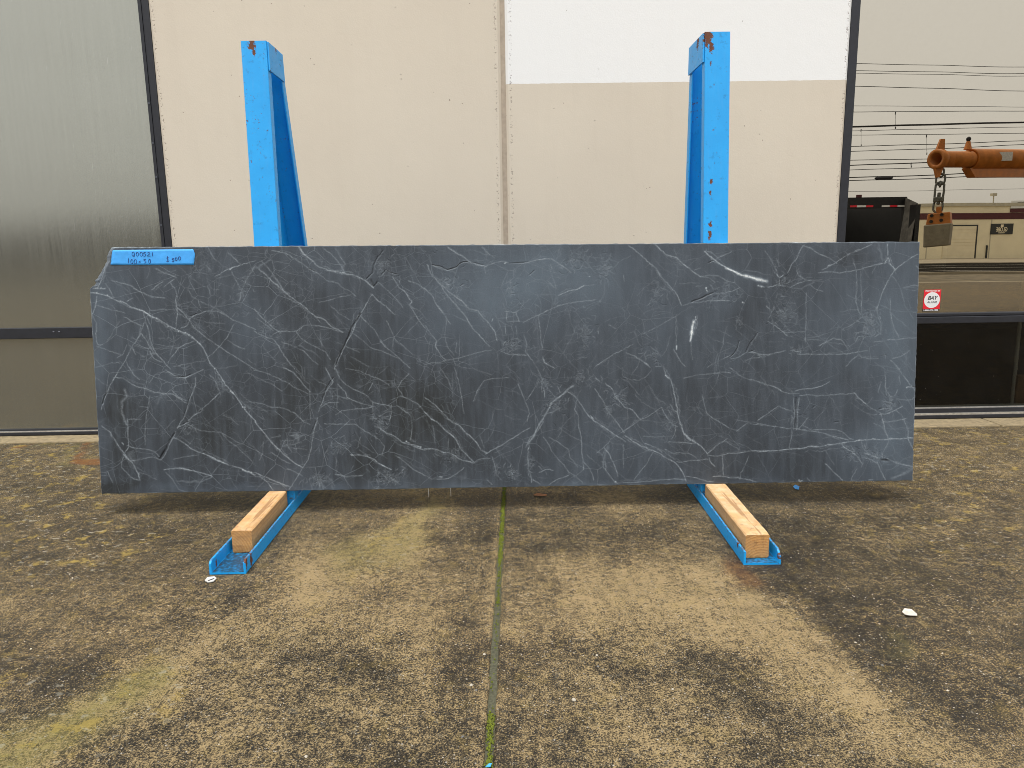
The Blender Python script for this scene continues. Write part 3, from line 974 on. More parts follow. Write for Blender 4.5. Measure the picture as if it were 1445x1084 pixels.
tag(b.build('joint_bed', M['joint_dirt']), kind='structure')
# far ground: the yard ends in a low edge, then gravel, road and pavement
def sheet(name, mat, x0, x1, y0, y1, z, th=.3):
    return tag(MB().box(x0, x1, y0, y1, z - th, z).build(name, mat), kind='structure')
sheet('yard_edge', M['walk'], -90, 90, -8.9, -8.6, -.004, .7)
sheet('ground', M['verge'], -300, 300, -260, 60, -.53, .5)
sheet('verge', M['verge'], -120, 120, -24.0, -8.9, -.50, .03)
sheet('road', M['asphalt'], -200, 200, -40.5, -24.3, -.505, .025)
sheet('kerb', M['walk'], -200, 200, -24.3, -24.0, -.40, .12)
sheet('far_pavement', M['walk'], -200, 200, -53.0, -40.5, -.46, .07)
for y in (-28.2, -32.4, -36.4): sheet('lane_marking', M['line'], -200, 200, y - .07, y + .07, -.497, .004)

# moss in the joint
def moss():
    b = MB(); ico_v = [(0, 0, 1)] + [(.9 * math.cos(a), .9 * math.sin(a), .35) for a in np.arange(5) * 1.2566] + [(.9 * math.cos(a + .6), .9 * math.sin(a + .6), -.4) for a in np.arange(5) * 1.2566]
    ico_f = [(0, 1 + k, 1 + (k + 1) % 5) for k in range(5)] + [(1 + k, 6 + k, 1 + (k + 1) % 5) for k in range(5)] + [(1 + (k + 1) % 5, 6 + k, 6 + (k + 1) % 5) for k in range(5)]
    R = random.Random(3)
    for k in range(7500):
        y = R.uniform(.8, 3.2)
        dens = .85 if 1.8 < y < 2.3 else .85 if y < 1.17 else .05 if y < 1.55 else .22 if y < 1.8 else .7
        dens *= .65 + .35 * math.sin(y * 37) * math.sin(y * 91 + 1)
        if R.random() > dens: continue
        u = R.gauss(0, .42)
        if abs(u) > 1.05: continue
        r = R.uniform(.001, .0026); x = float(JX(y)) + u * JH
        zz = -.0062 + R.uniform(0, .0035) * (1 - .6 * abs(u)); a = R.uniform(0, 6.28); ca, sa = math.cos(a), math.sin(a)
        b.add([(x + r * (vx * ca - vy * sa), y + r * (vx * sa + vy * ca), zz + r * .9 * vz) for vx, vy, vz in ico_v], ico_f, 0, True)
    return tag(b.build('joint_moss', M['moss']), kind='stuff')
moss()
# ------------------------------------------------------------------ the building
B = empty('building', (0, YW, 0), 'beige painted concrete shopfront with tall dark framed windows either side', 'building')
def part(mb, name, mat): return adopt(mb.build(name, mat), B)
XL, XR, JL, JR = -1.4243, 1.4847, .006, .0482
TOP = 5.4
def panel(x0, x1, c=.011):
    prof = [(x0, YW + c), (x0 + c, YW), (x1 - c, YW), (x1, YW + c), (x1, YW + .2), (x0, YW + .2)]
    return part(MB().loft([[(x, y, z) for x, y in prof] for z in (-.05, TOP)]), 'concrete_panel', M['wall'])
panel(XL, JL + .011); panel(JR - .011, XR)
part(MB().box(JL + .0085, JR - .0085, YW + .0125, YW + .03, 0, TOP), 'joint_sealant', M['sealant'])
part(MB().box(-8, XL - .002, YW, YW + .2, 3.7, TOP), 'concrete_panel', M['wall'])
part(MB().box(XR + .002, 8, YW, YW + .2, 3.7, TOP), 'concrete_panel', M['wall'])
rm = MB()
rm.box(-8, 8, 7, 7.1, -.06, 3.9).box(-8, 8, 3.46, 7, 3.6, 3.68).box(-8.1, -8, 3.3, 7, 0, TOP).box(8, 8.1, 3.3, 7, 0, TOP).box(-8, 8, 3.345, 7, -.06, -.02)
rm.box(1.25, 1.35, 3.46, 7, 0, 3.6)
part(rm, 'interior', M['room'])
part(MB().box(-8, 8, YW + .2, 7.1, TOP - .2, TOP), 'roof', M['far_trim'])
ap = MB().box(-8, -.02, 3.137, 3.345, -.06, .0068).box(-.012, 2.2, 3.115, 3.345, -.06, .0074).box(2.206, 8, 3.115, 3.345, -.06, .0072)
bevel(tag(ap.build('concrete_strip', M['apron']), kind='structure'), .004, 2)

# left window: streaked film over the panes
F0 = YW + .008                                            # face of the frames
wl = part(MB().box(-1.4243 - .0292, -1.4243 - .0008, F0, F0 + .09, .0085, 3.7), 'window', M['frame'])
def sub(mb, name, mat, par): 
    o = mb.build(name, mat, par); return o
sub(MB().box(-1.4678, -1.4552, F0 - .003, F0 + .05, .027, 3.7), 'glazing_bead', M['frame'], wl)
seam = MB(); R = random.Random(5); z = .03
while z < 2.2:
    h = R.uniform(.02, .16); wdt = R.choice([.0005, .0008, .0012, .0022]) if R.random() < .8 else .0034
    seam.box(-1.4548 + R.uniform(-.0003, .0003), -1.4548 + wdt, F0 + .0035, F0 + .02, z, z + h * .95); z += h
sub(seam, 'metal_seam', M['bright'], wl)
for zz in (.93, 1.13, 1.27, 1.43):
    c = MB(); c.tube([(-1.4605, F0 - .0055, zz), (-1.4605, F0 + .001, zz)], .0042, 10); sub(c, 'screw', M['grey'], wl)
bevel(sub(MB().box(-8, -1.468, F0 - .002, F0 + .06, .4463, .4941), 'mullion', M['frame'], wl), .0025)
bevel(sub(MB().box(-8, -1.4546, F0 - .012, F0 + .06, .0088, .0236), 'sill_rail', M['frame'], wl), .002)
sub(MB().box(-8, -1.4546, F0 - .0105, F0 + .06, .0238, .0272), 'metal_strip', M['bright'], wl)
sub(MB().box(-8, -1.468, F0 + .002, F0 + .06, .0274, .0345), 'sill_rail', M['frame'], wl)
sub(MB().box(-7.9, -1.4685, YG, YG + .006, .4945, 3.69), 'pane', M['film'], wl)
sub(MB().box(-7.9, -1.4685, YG, YG + .006, .0349, .4459), 'pane', M['film'], wl)
for X in (-1.98, -1.955):
    c = MB(); c.tube([(X, F0 - .0025, .478), (X, F0 - .0012, .477)], .004, 8); sub(c, 'screw', M['grey'], wl)

# right window: coated pane above, clear pane below
wr = part(MB().box(1.4847 + .0008, 1.5216, F0, F0 + .09, .0098, 3.7), 'window', M['frame'])
bevel(sub(MB().box(1.5218, 8, F0 - .006, F0 + .06, .4463, .4775), 'mullion', M['frame'], wr), .003)
bevel(sub(MB().box(1.5218, 8, F0 - .002, F0 + .06, .4778, .4941), 'mullion', M['frame'], wr), .004)
bevel(sub(MB().box(1.5218, 8, F0 - .016, F0 + .06, .0098, .0262), 'sill_rail', M['frame'], wr), .002)
sub(MB().box(1.5218, 8, F0 - .0145, F0 + .06, .0264, .0345), 'metal_strip', M['bright'], wr)
bevel(sub(MB().box(1.5218, 8, F0 - .006, F0 + .06, .0347, .0545), 'sill_rail', M['frame'], wr), .002)
sub(MB().box(1.5218, 8, F0 - .001, F0 + .06, .0547, .0578), 'metal_strip', M['bright'], wr)
def pane(z0, z1, mat):
    b = MB(); x0, x1 = 1.5222, 7.9
    b.add([(x0, YG, z0), (x1, YG, z0), (x1, YG, z1), (x0, YG, z1)], [(0, 1, 2, 3)], 0)
    y = YG + .006
    b.add([(x0, YG, z0), (x1, YG, z0), (x1, YG, z1), (x0, YG, z1), (x0, y, z0), (x1, y, z0), (x1, y, z1), (x0, y, z1)],
          [(4, 7, 6, 5), (0, 4, 5, 1), (3, 2, 6, 7), (0, 3, 7, 4), (1, 5, 6, 2)], 1)
    return sub(b, 'pane', [mat, M['clear']], wr)
pane(.4945, 3.69, M['mirror']); pane(.0580, .4459, M['darkglass'])
# what stands just inside
p0, p1 = on_y(1311.5, 140, 4.4), on_y(1338, 340, 4.4)
t = MB().box(p0[0], p1[0], 4.4, 4.44, .62, p0[2]).build('standing_board', M['pale_wall'])
tag(t, 'tall narrow pale board standing inside behind the right window', 'board')
q0, q1 = on_y(1439, 458, 3.62), on_y(1428, 569, 3.62)
d = (q1 - q0); a0 = q0 - d * .8; a1 = q0 + d * ((q0[2] + .02) / (q0[2] - q1[2]))
t = MB(); t.tube([a0, a1], .009, 8)
tag(t.build('leaning_pole', M['pale_wall']), 'thin pale pole leaning inside the dark lower pane at the right', 'pole')
q = on_y(1437, 530, 3.6)
tag(MB().box(q[0], q[0] + .25, 3.6, 3.63, -.02, q[2]).build('brown_board', M['plank']), 'brown board on the floor inside the lower right pane', 'board')

# ------------------------------------------------------------------ alarm sticker on the coated pane
def text_mesh(name, txt, size, mat, parent, loc, width=None, shear=0, bold=0, flip=False, space=1.0):
    cu = bpy.data.curves.new(name + '_c', 'FONT'); cu.body = txt; cu.size = size; cu.align_x = 'CENTER'; cu.align_y = 'CENTER'
    cu.shear = shear; cu.offset = bold; cu.extrude = .00004; cu.resolution_u = 3; cu.space_character = space
    tmp = bpy.data.objects.new(name + '_t', cu); COL.objects.link(tmp)
    dg = bpy.context.evaluated_depsgraph_get(); me = bpy.data.meshes.new_from_object(tmp.evaluated_get(dg)); me.name = name
    bpy.data.objects.remove(tmp); bpy.data.curves.remove(cu)
    v = np.empty(len(me.vertices) * 3, np.float32); me.vertices.foreach_get('co', v); v = v.reshape(-1, 3)
    if width: v[:, 0] *= width / max(1e-6, np.ptp(v[:, 0]))
    v = np.stack([v[:, 0] * (-1 if flip else 1), -v[:, 2] * (-1 if flip else 1), v[:, 1]], -1)     # upright, facing -Y (or +Y when flipped)
    me.vertices.foreach_set('co', v.astype(np.float32).ravel()); me.update()
    me.materials.clear(); me.materials.append(mat)
    o = bpy.data.objects.new(name, me); COL.objects.link(o); o.location = loc
    if parent: o.parent = parent
    return o
sx, sz = 1.938, .5545; sw, sh = .0765, .0870
st = MB().box(-sw / 2, sw / 2, 0, .0005, -sh / 2, sh / 2).build('alarm_sticker', M['red']); st.location = (sx, YG - .0012, sz)
tag(st, 'small red and white alarm company sticker at the foot of the coated window pane', 'sticker')
c = MB(); rr = .0355
c.loft([[(rr * math.cos(a), y, rr * math.sin(a) - .003) for a in np.linspace(0, 2 * PI, 40, endpoint=False)] for y in (-.0003, 0)]); c.build('disc', M['white'], st)
text_mesh('lettering', 'PROTECTED BY', .009, M['white'], st, (0, -.0003, .0375), .066, 0, .00025)
text_mesh('lettering', 'BAY', .023, M['black'], st, (0, -.0006, .006), .047, .28, .0006)
text_mesh('lettering', 'ALARM', .0125, M['grey'], st, (0, -.0006, -.0125), .044, .2, .0002)
MB().box(-sw / 2, sw / 2 - .004, 0, .0005, -sh / 2 - .0105, -sh / 2 - .0002).build('strip', M['black'], st)
text_mesh('lettering', '1-800-470-1000', .009, M['white'], st, (-.002, -.0003, -sh / 2 - .0052), .066, 0, .0003)

# ------------------------------------------------------------------ the stone slab
TH = .025
TILE = dict(A=(120, 340), B=(120, 520), C=(360, 340), D=(360, 520), E=(600, 340), F=(600, 520), G=(840, 340), H=(840, 520), I=(1070, 340), J=(1070, 520))
DX = .0014; FX0, FX1, FV0, FV1 = -1.285, 1.285, -.012, .775
NX, NV = int((FX1 - FX0) / DX), int((FV1 - FV0) / DX)
vein = np.zeros((NV, NX), np.float32); crack = np.zeros((NV, NX), np.float32)
def wave(n, wl, r):
    k = max(2, int(n / max(wl, 1)) + 3); q = r.normal(size=k)
    x = np.arange(n) / max(wl, 1); i = x.astype(int); f = x - i; f = f * f * (3 - 2 * f)
    return q[np.minimum(i, k - 1)] * (1 - f) + q[np.minimum(i + 1, k - 1)] * f
def splat(F, px, py, sig_px, inten):
    u, v = slab_uv(px, py); cx = (u - FX0) / DX - .5; cy = (v - FV0) / DX - .5
    sg = np.maximum(sig_px * 2.22e-3 / DX, .55); inten = inten * np.minimum(1, sig_px * 2.22e-3 / DX / .55 + .15)
    rad = int(math.ceil(2.4 * float(np.max(sg)))); ix = np.rint(cx).astype(int); iy = np.rint(cy).astype(int)
    for a in range(-rad, rad + 1):
        for b_ in range(-rad, rad + 1):
            X = ix + a; Y = iy + b_; ok = (X >= 0) & (X < NX) & (Y >= 0) & (Y < NV)
            d2 = (X - cx) ** 2 + (Y - cy) ** 2
            np.maximum.at(F, (Y[ok], X[ok]), (inten * np.exp(-.5 * d2 / sg ** 2))[ok].astype(np.float32))
def draw(F, pts, wd, inten, r, rough=1.0, taper=True, mod=.55):
    rough *= .6
    P = np.array(pts, float)
    if taper and len(P) > 2:
        for i0, i1 in ((0, 1), (-1, -2)):
            dv = P[i0] - P[i1]; P[i0] = P[i0] + dv / (np.hypot(*dv) + 1e-6) * 2.2
    seg = np.hypot(*np.diff(P, axis=0).T); L = np.concatenate([[0], np.cumsum(seg)])
    n = max(6, int(L[-1] / .32)); s = np.linspace(0, L[-1], n)
    x = np.interp(s, L, P[:, 0]); y = np.interp(s, L, P[:, 1])
    k = max(3, min(15, n // 4)) | 1; ker = np.hanning(k + 2)[1:-1]; ker /= ker.sum()
    xs = np.convolve(np.pad(x, k // 2, 'edge'), ker, 'valid'); ys = np.convolve(np.pad(y, k // 2, 'edge'), ker, 'valid')
    tx, ty = np.gradient(xs), np.gradient(ys); l = np.hypot(tx, ty) + 1e-9
    o = rough * (.75 * wave(n, 40, r) + .38 * wave(n, 12, r) + .22 * wave(n, 5, r))
    e = np.minimum(1, np.minimum(s, L[-1] - s) / 3 + .15)
    xs = xs - ty / l * o * e; ys = ys + tx / l * o * e
    inten = inten if inten > .84 else inten ** .8 * .84
    it = inten * np.clip(1 - mod * .5 + mod * .6 * (wave(n, 26, r) * .6 + wave(n, 8, r) * .5), .12, 1.25)
    if taper: it = it * np.minimum(1, np.minimum(s, L[-1] - s) / 5 + .6)
    sg = np.minimum(wd, 1.1 + (wd - 1.1) * (.55 if wd < 2.4 else 1)) * .265 * np.clip(1 + .2 * wave(n, 14, r), .6, 1.4)
    splat(F, xs, ys, sg, it); return np.stack([xs, ys], -1)
r = np.random.default_rng(42); tile = None
for ln in VEINS.strip().split('\n'):
    if ln in TILE: tile = TILE[ln]; continue
    wd, it, *pt = ln.split(); dark = wd[0] == 'd'; wd = float(wd.lstrip('d')); it = float(it)
    pts = [(tile[0] + float(a) / 6.0208, tile[1] + float(b_) / 6.0208) for a, b_ in (q.split(',') for q in pt)]
    if dark:
        draw(crack, pts, wd * 1.1, it * 1.15, r, .8, True, .3)
        draw(vein, [(x + 1.3, y + .4) for x, y in pts], .6, it * .45, r, 1)
        continue
    big = wd >= 2.4 and it > .9
    P = draw(vein, pts, wd, min(1.0, it * VGAIN), r, .25 if big else 1.0, True, .15 if big else .38)
    if wd >= 1.1 and not big:
        for k in range(3 if wd >= 1.4 else 2):
            j0 = int(r.integers(0, max(1, len(P) // 2))); j1 = int(j0 + len(P) * r.uniform(.25, .5)); Q = P[j0:j1:6]
            if len(Q) > 3: draw(vein, Q + r.normal(0, 1.0 + wd, 2), .6, it * .42, r, 2.0)
    elif len(P) > 60 and r.random() < .55:
        j0 = int(r.integers(0, len(P) // 2)); Q = P[j0:j0 + int(len(P) * .4):6]
        if len(Q) > 3: draw(vein, Q + r.normal(0, 1.6, 2), .5, it * .4, r, 1.6)
    if it > .75 and not big:
        for q in P[::int(r.integers(9, 20))]:
            if r.random() < .4: splat(vein, np.array([q[0] + r.normal(0, .5)]), np.array([q[1] + r.normal(0, .5)]), np.array([.6]), np.array([.9]))
# areas of crackle: short crooked pale and dark strokes
CRK = [(450, 880, 660, 1020, 'D', 95, .5), (970, 830, 1300, 1010, 'D', 120, .5), (985, 330, 1110, 620, 'D', 60, .42), (550, 560, 870, 760, 'D', 70, .34), (120, 560, 430, 720, 'D', 40, .3),
       (60, 200, 330, 520, 'E', 60, .4), (1080, 60, 1445, 260, 'E', 90, .33), (600, 820, 850, 930, 'E', 60, .38), (1280, 560, 1445, 1000, 'E', 110, .3), (640, 300, 800, 560, 'E', 40, .3),
       (680, 820, 770, 960, 'F', 55, .5), (570, 830, 650, 910, 'F', 25, .42), (850, 640, 920, 960, 'F', 40, .4), (960, 20, 1060, 200, 'F', 40, .4), (1000, 180, 1230, 420, 'F', 60, .38), (1200, 0, 1440, 180, 'F', 50, .36), (60, 690, 420, 800, 'F', 45, .4),
       (0, 100, 160, 360, 'G', 70, .32), (440, 280, 600, 600, 'G', 55, .28), (1180, 600, 1260, 780, 'G', 30, .3), (900, 330, 1250, 540, 'G', 70, .34), (360, 880, 600, 1060, 'G', 40, .32),
       (130, 100, 320, 340, 'H', 45, .42), (520, 280, 700, 620, 'H', 45, .34), (0, 100, 240, 560, 'H', 45, .35), (60, 450, 350, 760, 'I', 110, .38), (830, 570, 1060, 870, 'I', 90, .38), (260, 890, 430, 950, 'I', 25, .4), (150, 270, 280, 400, 'I', 30, .42),
       (700, 640, 900, 800, 'J', 55, .42), (900, 690, 1100, 800, 'J', 50, .42), (1020, 200, 1200, 400, 'J', 45, .38), (250, 200, 370, 520, 'J', 30, .35),
       (900, 60, 1110, 380, 'A', 60, .26), (1240, 200, 1440, 640, 'A', 80, .28), (840, 600, 1060, 860, 'A', 45, .25), (780, 440, 1000, 560, 'B', 25, .3), (1090, 60, 1200, 230, 'B', 35, .32), (0, 560, 240, 860, 'C', 50, .28), (950, 60, 1210, 340, 'C', 60, .32)]
for x0, y0, x1, y1, tl, n, it in CRK:
    ox, oy = TILE[tl]; cx, cy, rx, ry = (x0 + x1) / 2, (y0 + y1) / 2, (x1 - x0) / 2, (y1 - y0) / 2
    for _ in range(n):
        a = r.uniform(0, 2 * PI); q = abs(r.normal(0, .62)); p = np.array([ox + (cx + rx * q * math.cos(a)) / 6.02, oy + (cy + ry * q * math.sin(a)) / 6.02])
        th = r.normal(.9, .9); P = [p.copy()]
        for _k in range(int(r.integers(2, 5))):
            th += r.normal(0, .7); p = p + np.array([math.cos(th), math.sin(th)]) * r.uniform(.8, 2.2); P.append(p.copy())
        if r.random() < .25: draw(crack, P, .7, it * 1.1, r, .6)
        else: draw(vein, P, r.uniform(.35, .7), it * r.uniform(.35, 1.0), r, .8)
# faint hairlines everywhere, mostly falling to the right
for _ in range(330):
    p = np.array([r.uniform(135, 1295), r.uniform(345, 692)]); th = r.choice([.75, .75, .55, -1.0, 0, 1.5]) + r.normal(0, .18); P = [p.copy()]
    for _k in range(int(r.integers(3, 10))):
        th += r.normal(0, .16); p = p + np.array([math.cos(th), math.sin(th)]) * r.uniform(4, 9); P.append(p.copy())
    draw(vein, P, .5, r.uniform(.06, .24), r, 1.2)
# broad tone of the stone: blobs (x, y, rx, ry, amount)
TONE = [(715, 400, 95, 60, .34), (640, 470, 60, 50, .10), (1270, 470, 50, 150, .22), (1230, 640, 70, 40, .16), (1180, 440, 60, 60, .10), (1000, 450, 90, 60, .05), (870, 420, 80, 70, .10), (820, 390, 70, 50, .12),
        (530, 540, 60, 45, -.25), (600, 580, 50, 50, -.26), (560, 620, 40, 40, -.2), (640, 640, 40, 30, -.14), (520, 660, 55, 35, -.24), (300, 620, 120, 60, -.20), (420, 540, 60, 60, -.2), (170, 580, 30, 35, -.34), (165, 685, 34, 14, -.42), (170, 640, 20, 20, -.15), (440, 440, 40, 30, -.12),
        (700, 560, 50, 50, -.06), (740, 650, 90, 30, -.04), (1060, 445, 40, 35, -.14), (1130, 400, 50, 30, -.08), (1200, 370, 40, 16, -.15), (1000, 560, 70, 60, -.1), (1120, 660, 70, 30, -.12), (1010, 650, 60, 30, -.08), (200, 470, 50, 60, -.06), (270, 430, 30, 40, -.1), (310, 470, 30, 30, -.14), (400, 400, 60, 30, -.08), (480, 380, 60, 30, .0), (350, 460, 50, 40, .08),
        (165, 400, 30, 40, .12), (140, 500, 14, 120, .16), (720, 690, 560, 7, .2), (860, 560, 60, 40, -.04), (770, 480, 30, 60, -.02), (880, 640, 60, 40, .02)]
def top_v(x): return .761 + (.7406 - .761) * (x + 1.201) / 2.4725
def make_slab():
    GX, GV = 1400, 420
    lv = [(0, -1.2711), (.6360, -1.2698), (.6372, -1.2690), (.6462, -1.2595)]
    for px, py in ((134.1, 394.8), (141.6, 383.2), (147.4, 369.9), (151, 357)):
        a, b_ = slab_uv(px, py); lv.append((float(b_), float(a)))
    lv.append((.761, -1.201)); lv = np.array(lv)
    t = np.linspace(0, 1, GV); u = np.linspace(0, 1, GX)
    # crowd a row into the step of the broken corner
    Lx = np.interp(t * .761, lv[:, 0], lv[:, 1]); Rx = 1.269 + t * .0025
    Lx = Lx + .0007 * wave(GV, 6, r) * .7 + np.where(t > .84, .0016 * wave(GV, 4, r), 0); Rx = Rx + .0005 * wave(GV, 5, r)
    X = Lx[:, None] + (Rx - Lx)[:, None] * u[None]
    vt = top_v(X); bot = .0005 * wave(GX, 9, r) + .0009 * np.maximum(0, wave(GX, 14, r) - 1.4)
    V = t[:, None] * vt + (1 - t)[:, None] * bot[None] + (t ** 30)[:, None] * (.0005 * wave(GX, 8, r))[None]
    fx = np.clip((X - FX0) / DX - .5, 0, NX - 2); fy = np.clip((V - FV0) / DX - .5, 0, NV - 2); ix = fx.astype(int); iy = fy.astype(int); ax = fx - ix; ay = fy - iy
    smp = lambda F: (F[iy, ix] * (1 - ax) + F[iy, ix + 1] * ax) * (1 - ay) + (F[iy + 1, ix] * (1 - ax) + F[iy + 1, ix + 1] * ax) * ay
    def blur(F, k):
        for ax in (0, 1):
            c = np.cumsum(np.pad(F, [(k + 1, k) if q == ax else (0, 0) for q in (0, 1)], 'edge'), axis=ax)
            F = (np.take(c, np.arange(2 * k + 1, c.shape[ax]), ax) - np.take(c, np.arange(0, c.shape[ax] - 2 * k - 1), ax)) / (2 * k + 1)
        return F
    halo = smp(blur(blur(vein, 7), 9)); veil = smp(blur(blur(vein, 24), 30))
    vv, cc = smp(vein), smp(crack)
    W = SO + X[..., None] * SU + V[..., None] * SV; px, py = to_px(W)
    tone = .41 + .45 * halo + .55 * veil
    wx = px + 12 * fbm(X, V, 16, 61); wy = py + 12 * fbm(X, V, 16, 62)
    for x, y, a, b_, q in TONE: tone += 1.35 * q * np.exp(-((wx - x) / a) ** 2 - ((wy - y) / b_) ** 2)
    # arris: pale where the saw chipped the edge
    edge = np.minimum(np.minimum((X - Lx[:, None]), (Rx[:, None] - X)), np.minimum(V - bot[None], vt - V))
    en = np.clip(fbm(X, V, 60, 71) + .1, 0, 1)
    vv = np.maximum(vv, np.clip(1 - edge / .003, 0, 1) * (.12 + .5 * en))
    cham = (V > .64) & (X - Lx[:, None] < .012); vv = np.where(cham, np.maximum(vv, .10 + .15 * en), vv)
    off = .0014 * np.clip(1 - edge / .0022, 0, 1) ** 2 + .0012 * np.clip(cc, 0, 1) + fbm(X, V, 25, 81) * .00012
    # the broken corner slopes back
    off = off + np.where(V > .646, .006 * np.clip(1 - (X - Lx[:, None]) / .016, 0, 1), 0)
    P = W - SN * off[..., None]
    n = GX * GV; i = np.arange(n).reshape(GV, GX)
    q = np.stack([i[:-1, :-1], i[:-1, 1:], i[1:, 1:], i[1:, :-1]], -1).reshape(-1, 4)
    ring = np.concatenate([i[0, :], i[1:, -1], i[-1, -2::-1], i[-2:0:-1, 0]])
    back = P.reshape(-1, 3)[ring] - SN * TH * np.ones((len(ring), 1)); nb = np.arange(n, n + len(ring))
    sq = np.stack([ring, nb, np.roll(nb, -1), np.roll(ring, -1)], -1)
    bi = i[:, 0]; 
    faces = q.tolist() + sq.tolist() + [nb[::-1].tolist()]
    allv = np.concatenate([P.reshape(-1, 3), back]) - SO
    st = np.stack([vv.ravel(), cc.ravel(), np.clip(tone, 0, 1).ravel()], -1); st = np.concatenate([st, st[ring]])
    me = bpy.data.meshes.new('stone_slab'); me.from_pydata(allv.tolist(), [], faces); me.materials.append(M['slab'])
    at = me.attributes.new('stone', 'FLOAT_VECTOR', 'POINT'); at.data.foreach_set('vector', st.astype(np.float32).ravel()); me.update()
    o = bpy.data.objects.new('stone_slab', me); COL.objects.link(o); o.location = SO
    return tag(o, 'long dark grey veined stone slab with a broken upper corner leaning on blue posts', 'stone slab')
make_slab()

# ------------------------------------------------------------------ blue tape with handwriting on the slab
def on_slab(x, y, out=.0006):
    u, v = slab_uv(x, y); return SO + np.asarray(u)[..., None] * SU + np.asarray(v)[..., None] * SV + SN * out
TZ = lambda x, y: (150 + x / 11.115, 348 + y / 11.115)
def tape():
    b = MB(); NXT, NYT = 34, 8; pts = []; R = np.random.default_rng(4)
    lx = [70, 74, 78, 82, 86, 84, 90, 95, 103]; rx = [1378, 1380, 1383, 1381, 1389, 1395, 1386, 1378, 1365]
    for j in range(NYT + 1):
        for i in range(NXT + 1):
            s = i / NXT; f = j / NYT; x = lx[j] + (rx[j] - lx[j]) * s + (R.normal(0, 2.5) if i in (0, NXT) else 0)
            y = (290 - 5 * s) * (1 - f) + (56 - 14 * s) * f
            o = .0007 + .0004 * math.sin(s * 21 + f * 2) * math.sin(f * 3 + 1) + .0004 * R.random() + (.0016 * max(0, 1 - abs(s - .05) * 18 - abs(f - .12) * 5))
            pts.append(on_slab(*TZ(x, y), o))
    n = NXT + 1; q = [(j * n + i, j * n + i + 1, (j + 1) * n + i + 1, (j + 1) * n + i) for j in range(NYT) for i in range(NXT)]
    c = on_slab(*TZ(730, 170), 0); b.add([p - c for p in pts], q, 0, True)
    o = b.build('masking_tape', M['tape']); o.location = c
    sm = o.modifiers.new('thick', 'SOLIDIFY'); sm.thickness = .0003; sm.offset = -1
    tag(o, 'strip of blue masking tape with pen handwriting stuck on the slab', 'tape')
    A = lambda cx, cy, rx, ry, a0, a1, n=12: [(cx + rx * math.cos(a0 + (a1 - a0) * k / n), cy + ry * math.sin(a0 + (a1 - a0) * k / n)) for k in range(n + 1)]
    O = lambda cx, cy, rx, ry: A(cx, cy, rx, ry, -1.9, 4.6, 16)
    L1 = [O(426, 118, 20, 34), [(428, 132), (446, 158)], O(490, 120, 19, 30), O(552, 120, 22, 31), [(622, 90), (592, 92), (588, 116)] + A(600, 132, 22, 20, -1.4, 2.6, 10),
          A(668, 108, 18, 16, 3.6, 6.6, 8) + [(640, 150), (694, 148)], [(724, 90), (728, 150)]]
    L2 = [[(350, 186), (352, 258)], O(404, 236, 18, 34), O(460, 236, 20, 34), [(514, 226), (540, 252)], [(540, 224), (514, 254)], [(590, 200), (628, 196)], [(592, 200), (596, 224)] + A(608, 240, 18, 20, -1.9, 2.2, 9), O(682, 230, 16, 33)]
    L3 = [A(968, 184, 16, 14, -.4, -3.9, 8) + A(966, 222, 20, 18, -1.2, 2.8, 9), [(962, 148), (966, 244)], [(1066, 186), (1036, 190), (1036, 206)] + A(1046, 220, 17, 17, -1.6, 2.4, 9), O(1098, 196, 16, 24), O(1152, 184, 18, 27)]
    for strokes in (L1, L2, L3):
        h = MB()
        for s in strokes: h.tube([on_slab(*TZ(x, y), .0013) - c for x, y in s], .00085, 5)
        h.build('handwriting', M['ink'], o)
tape()

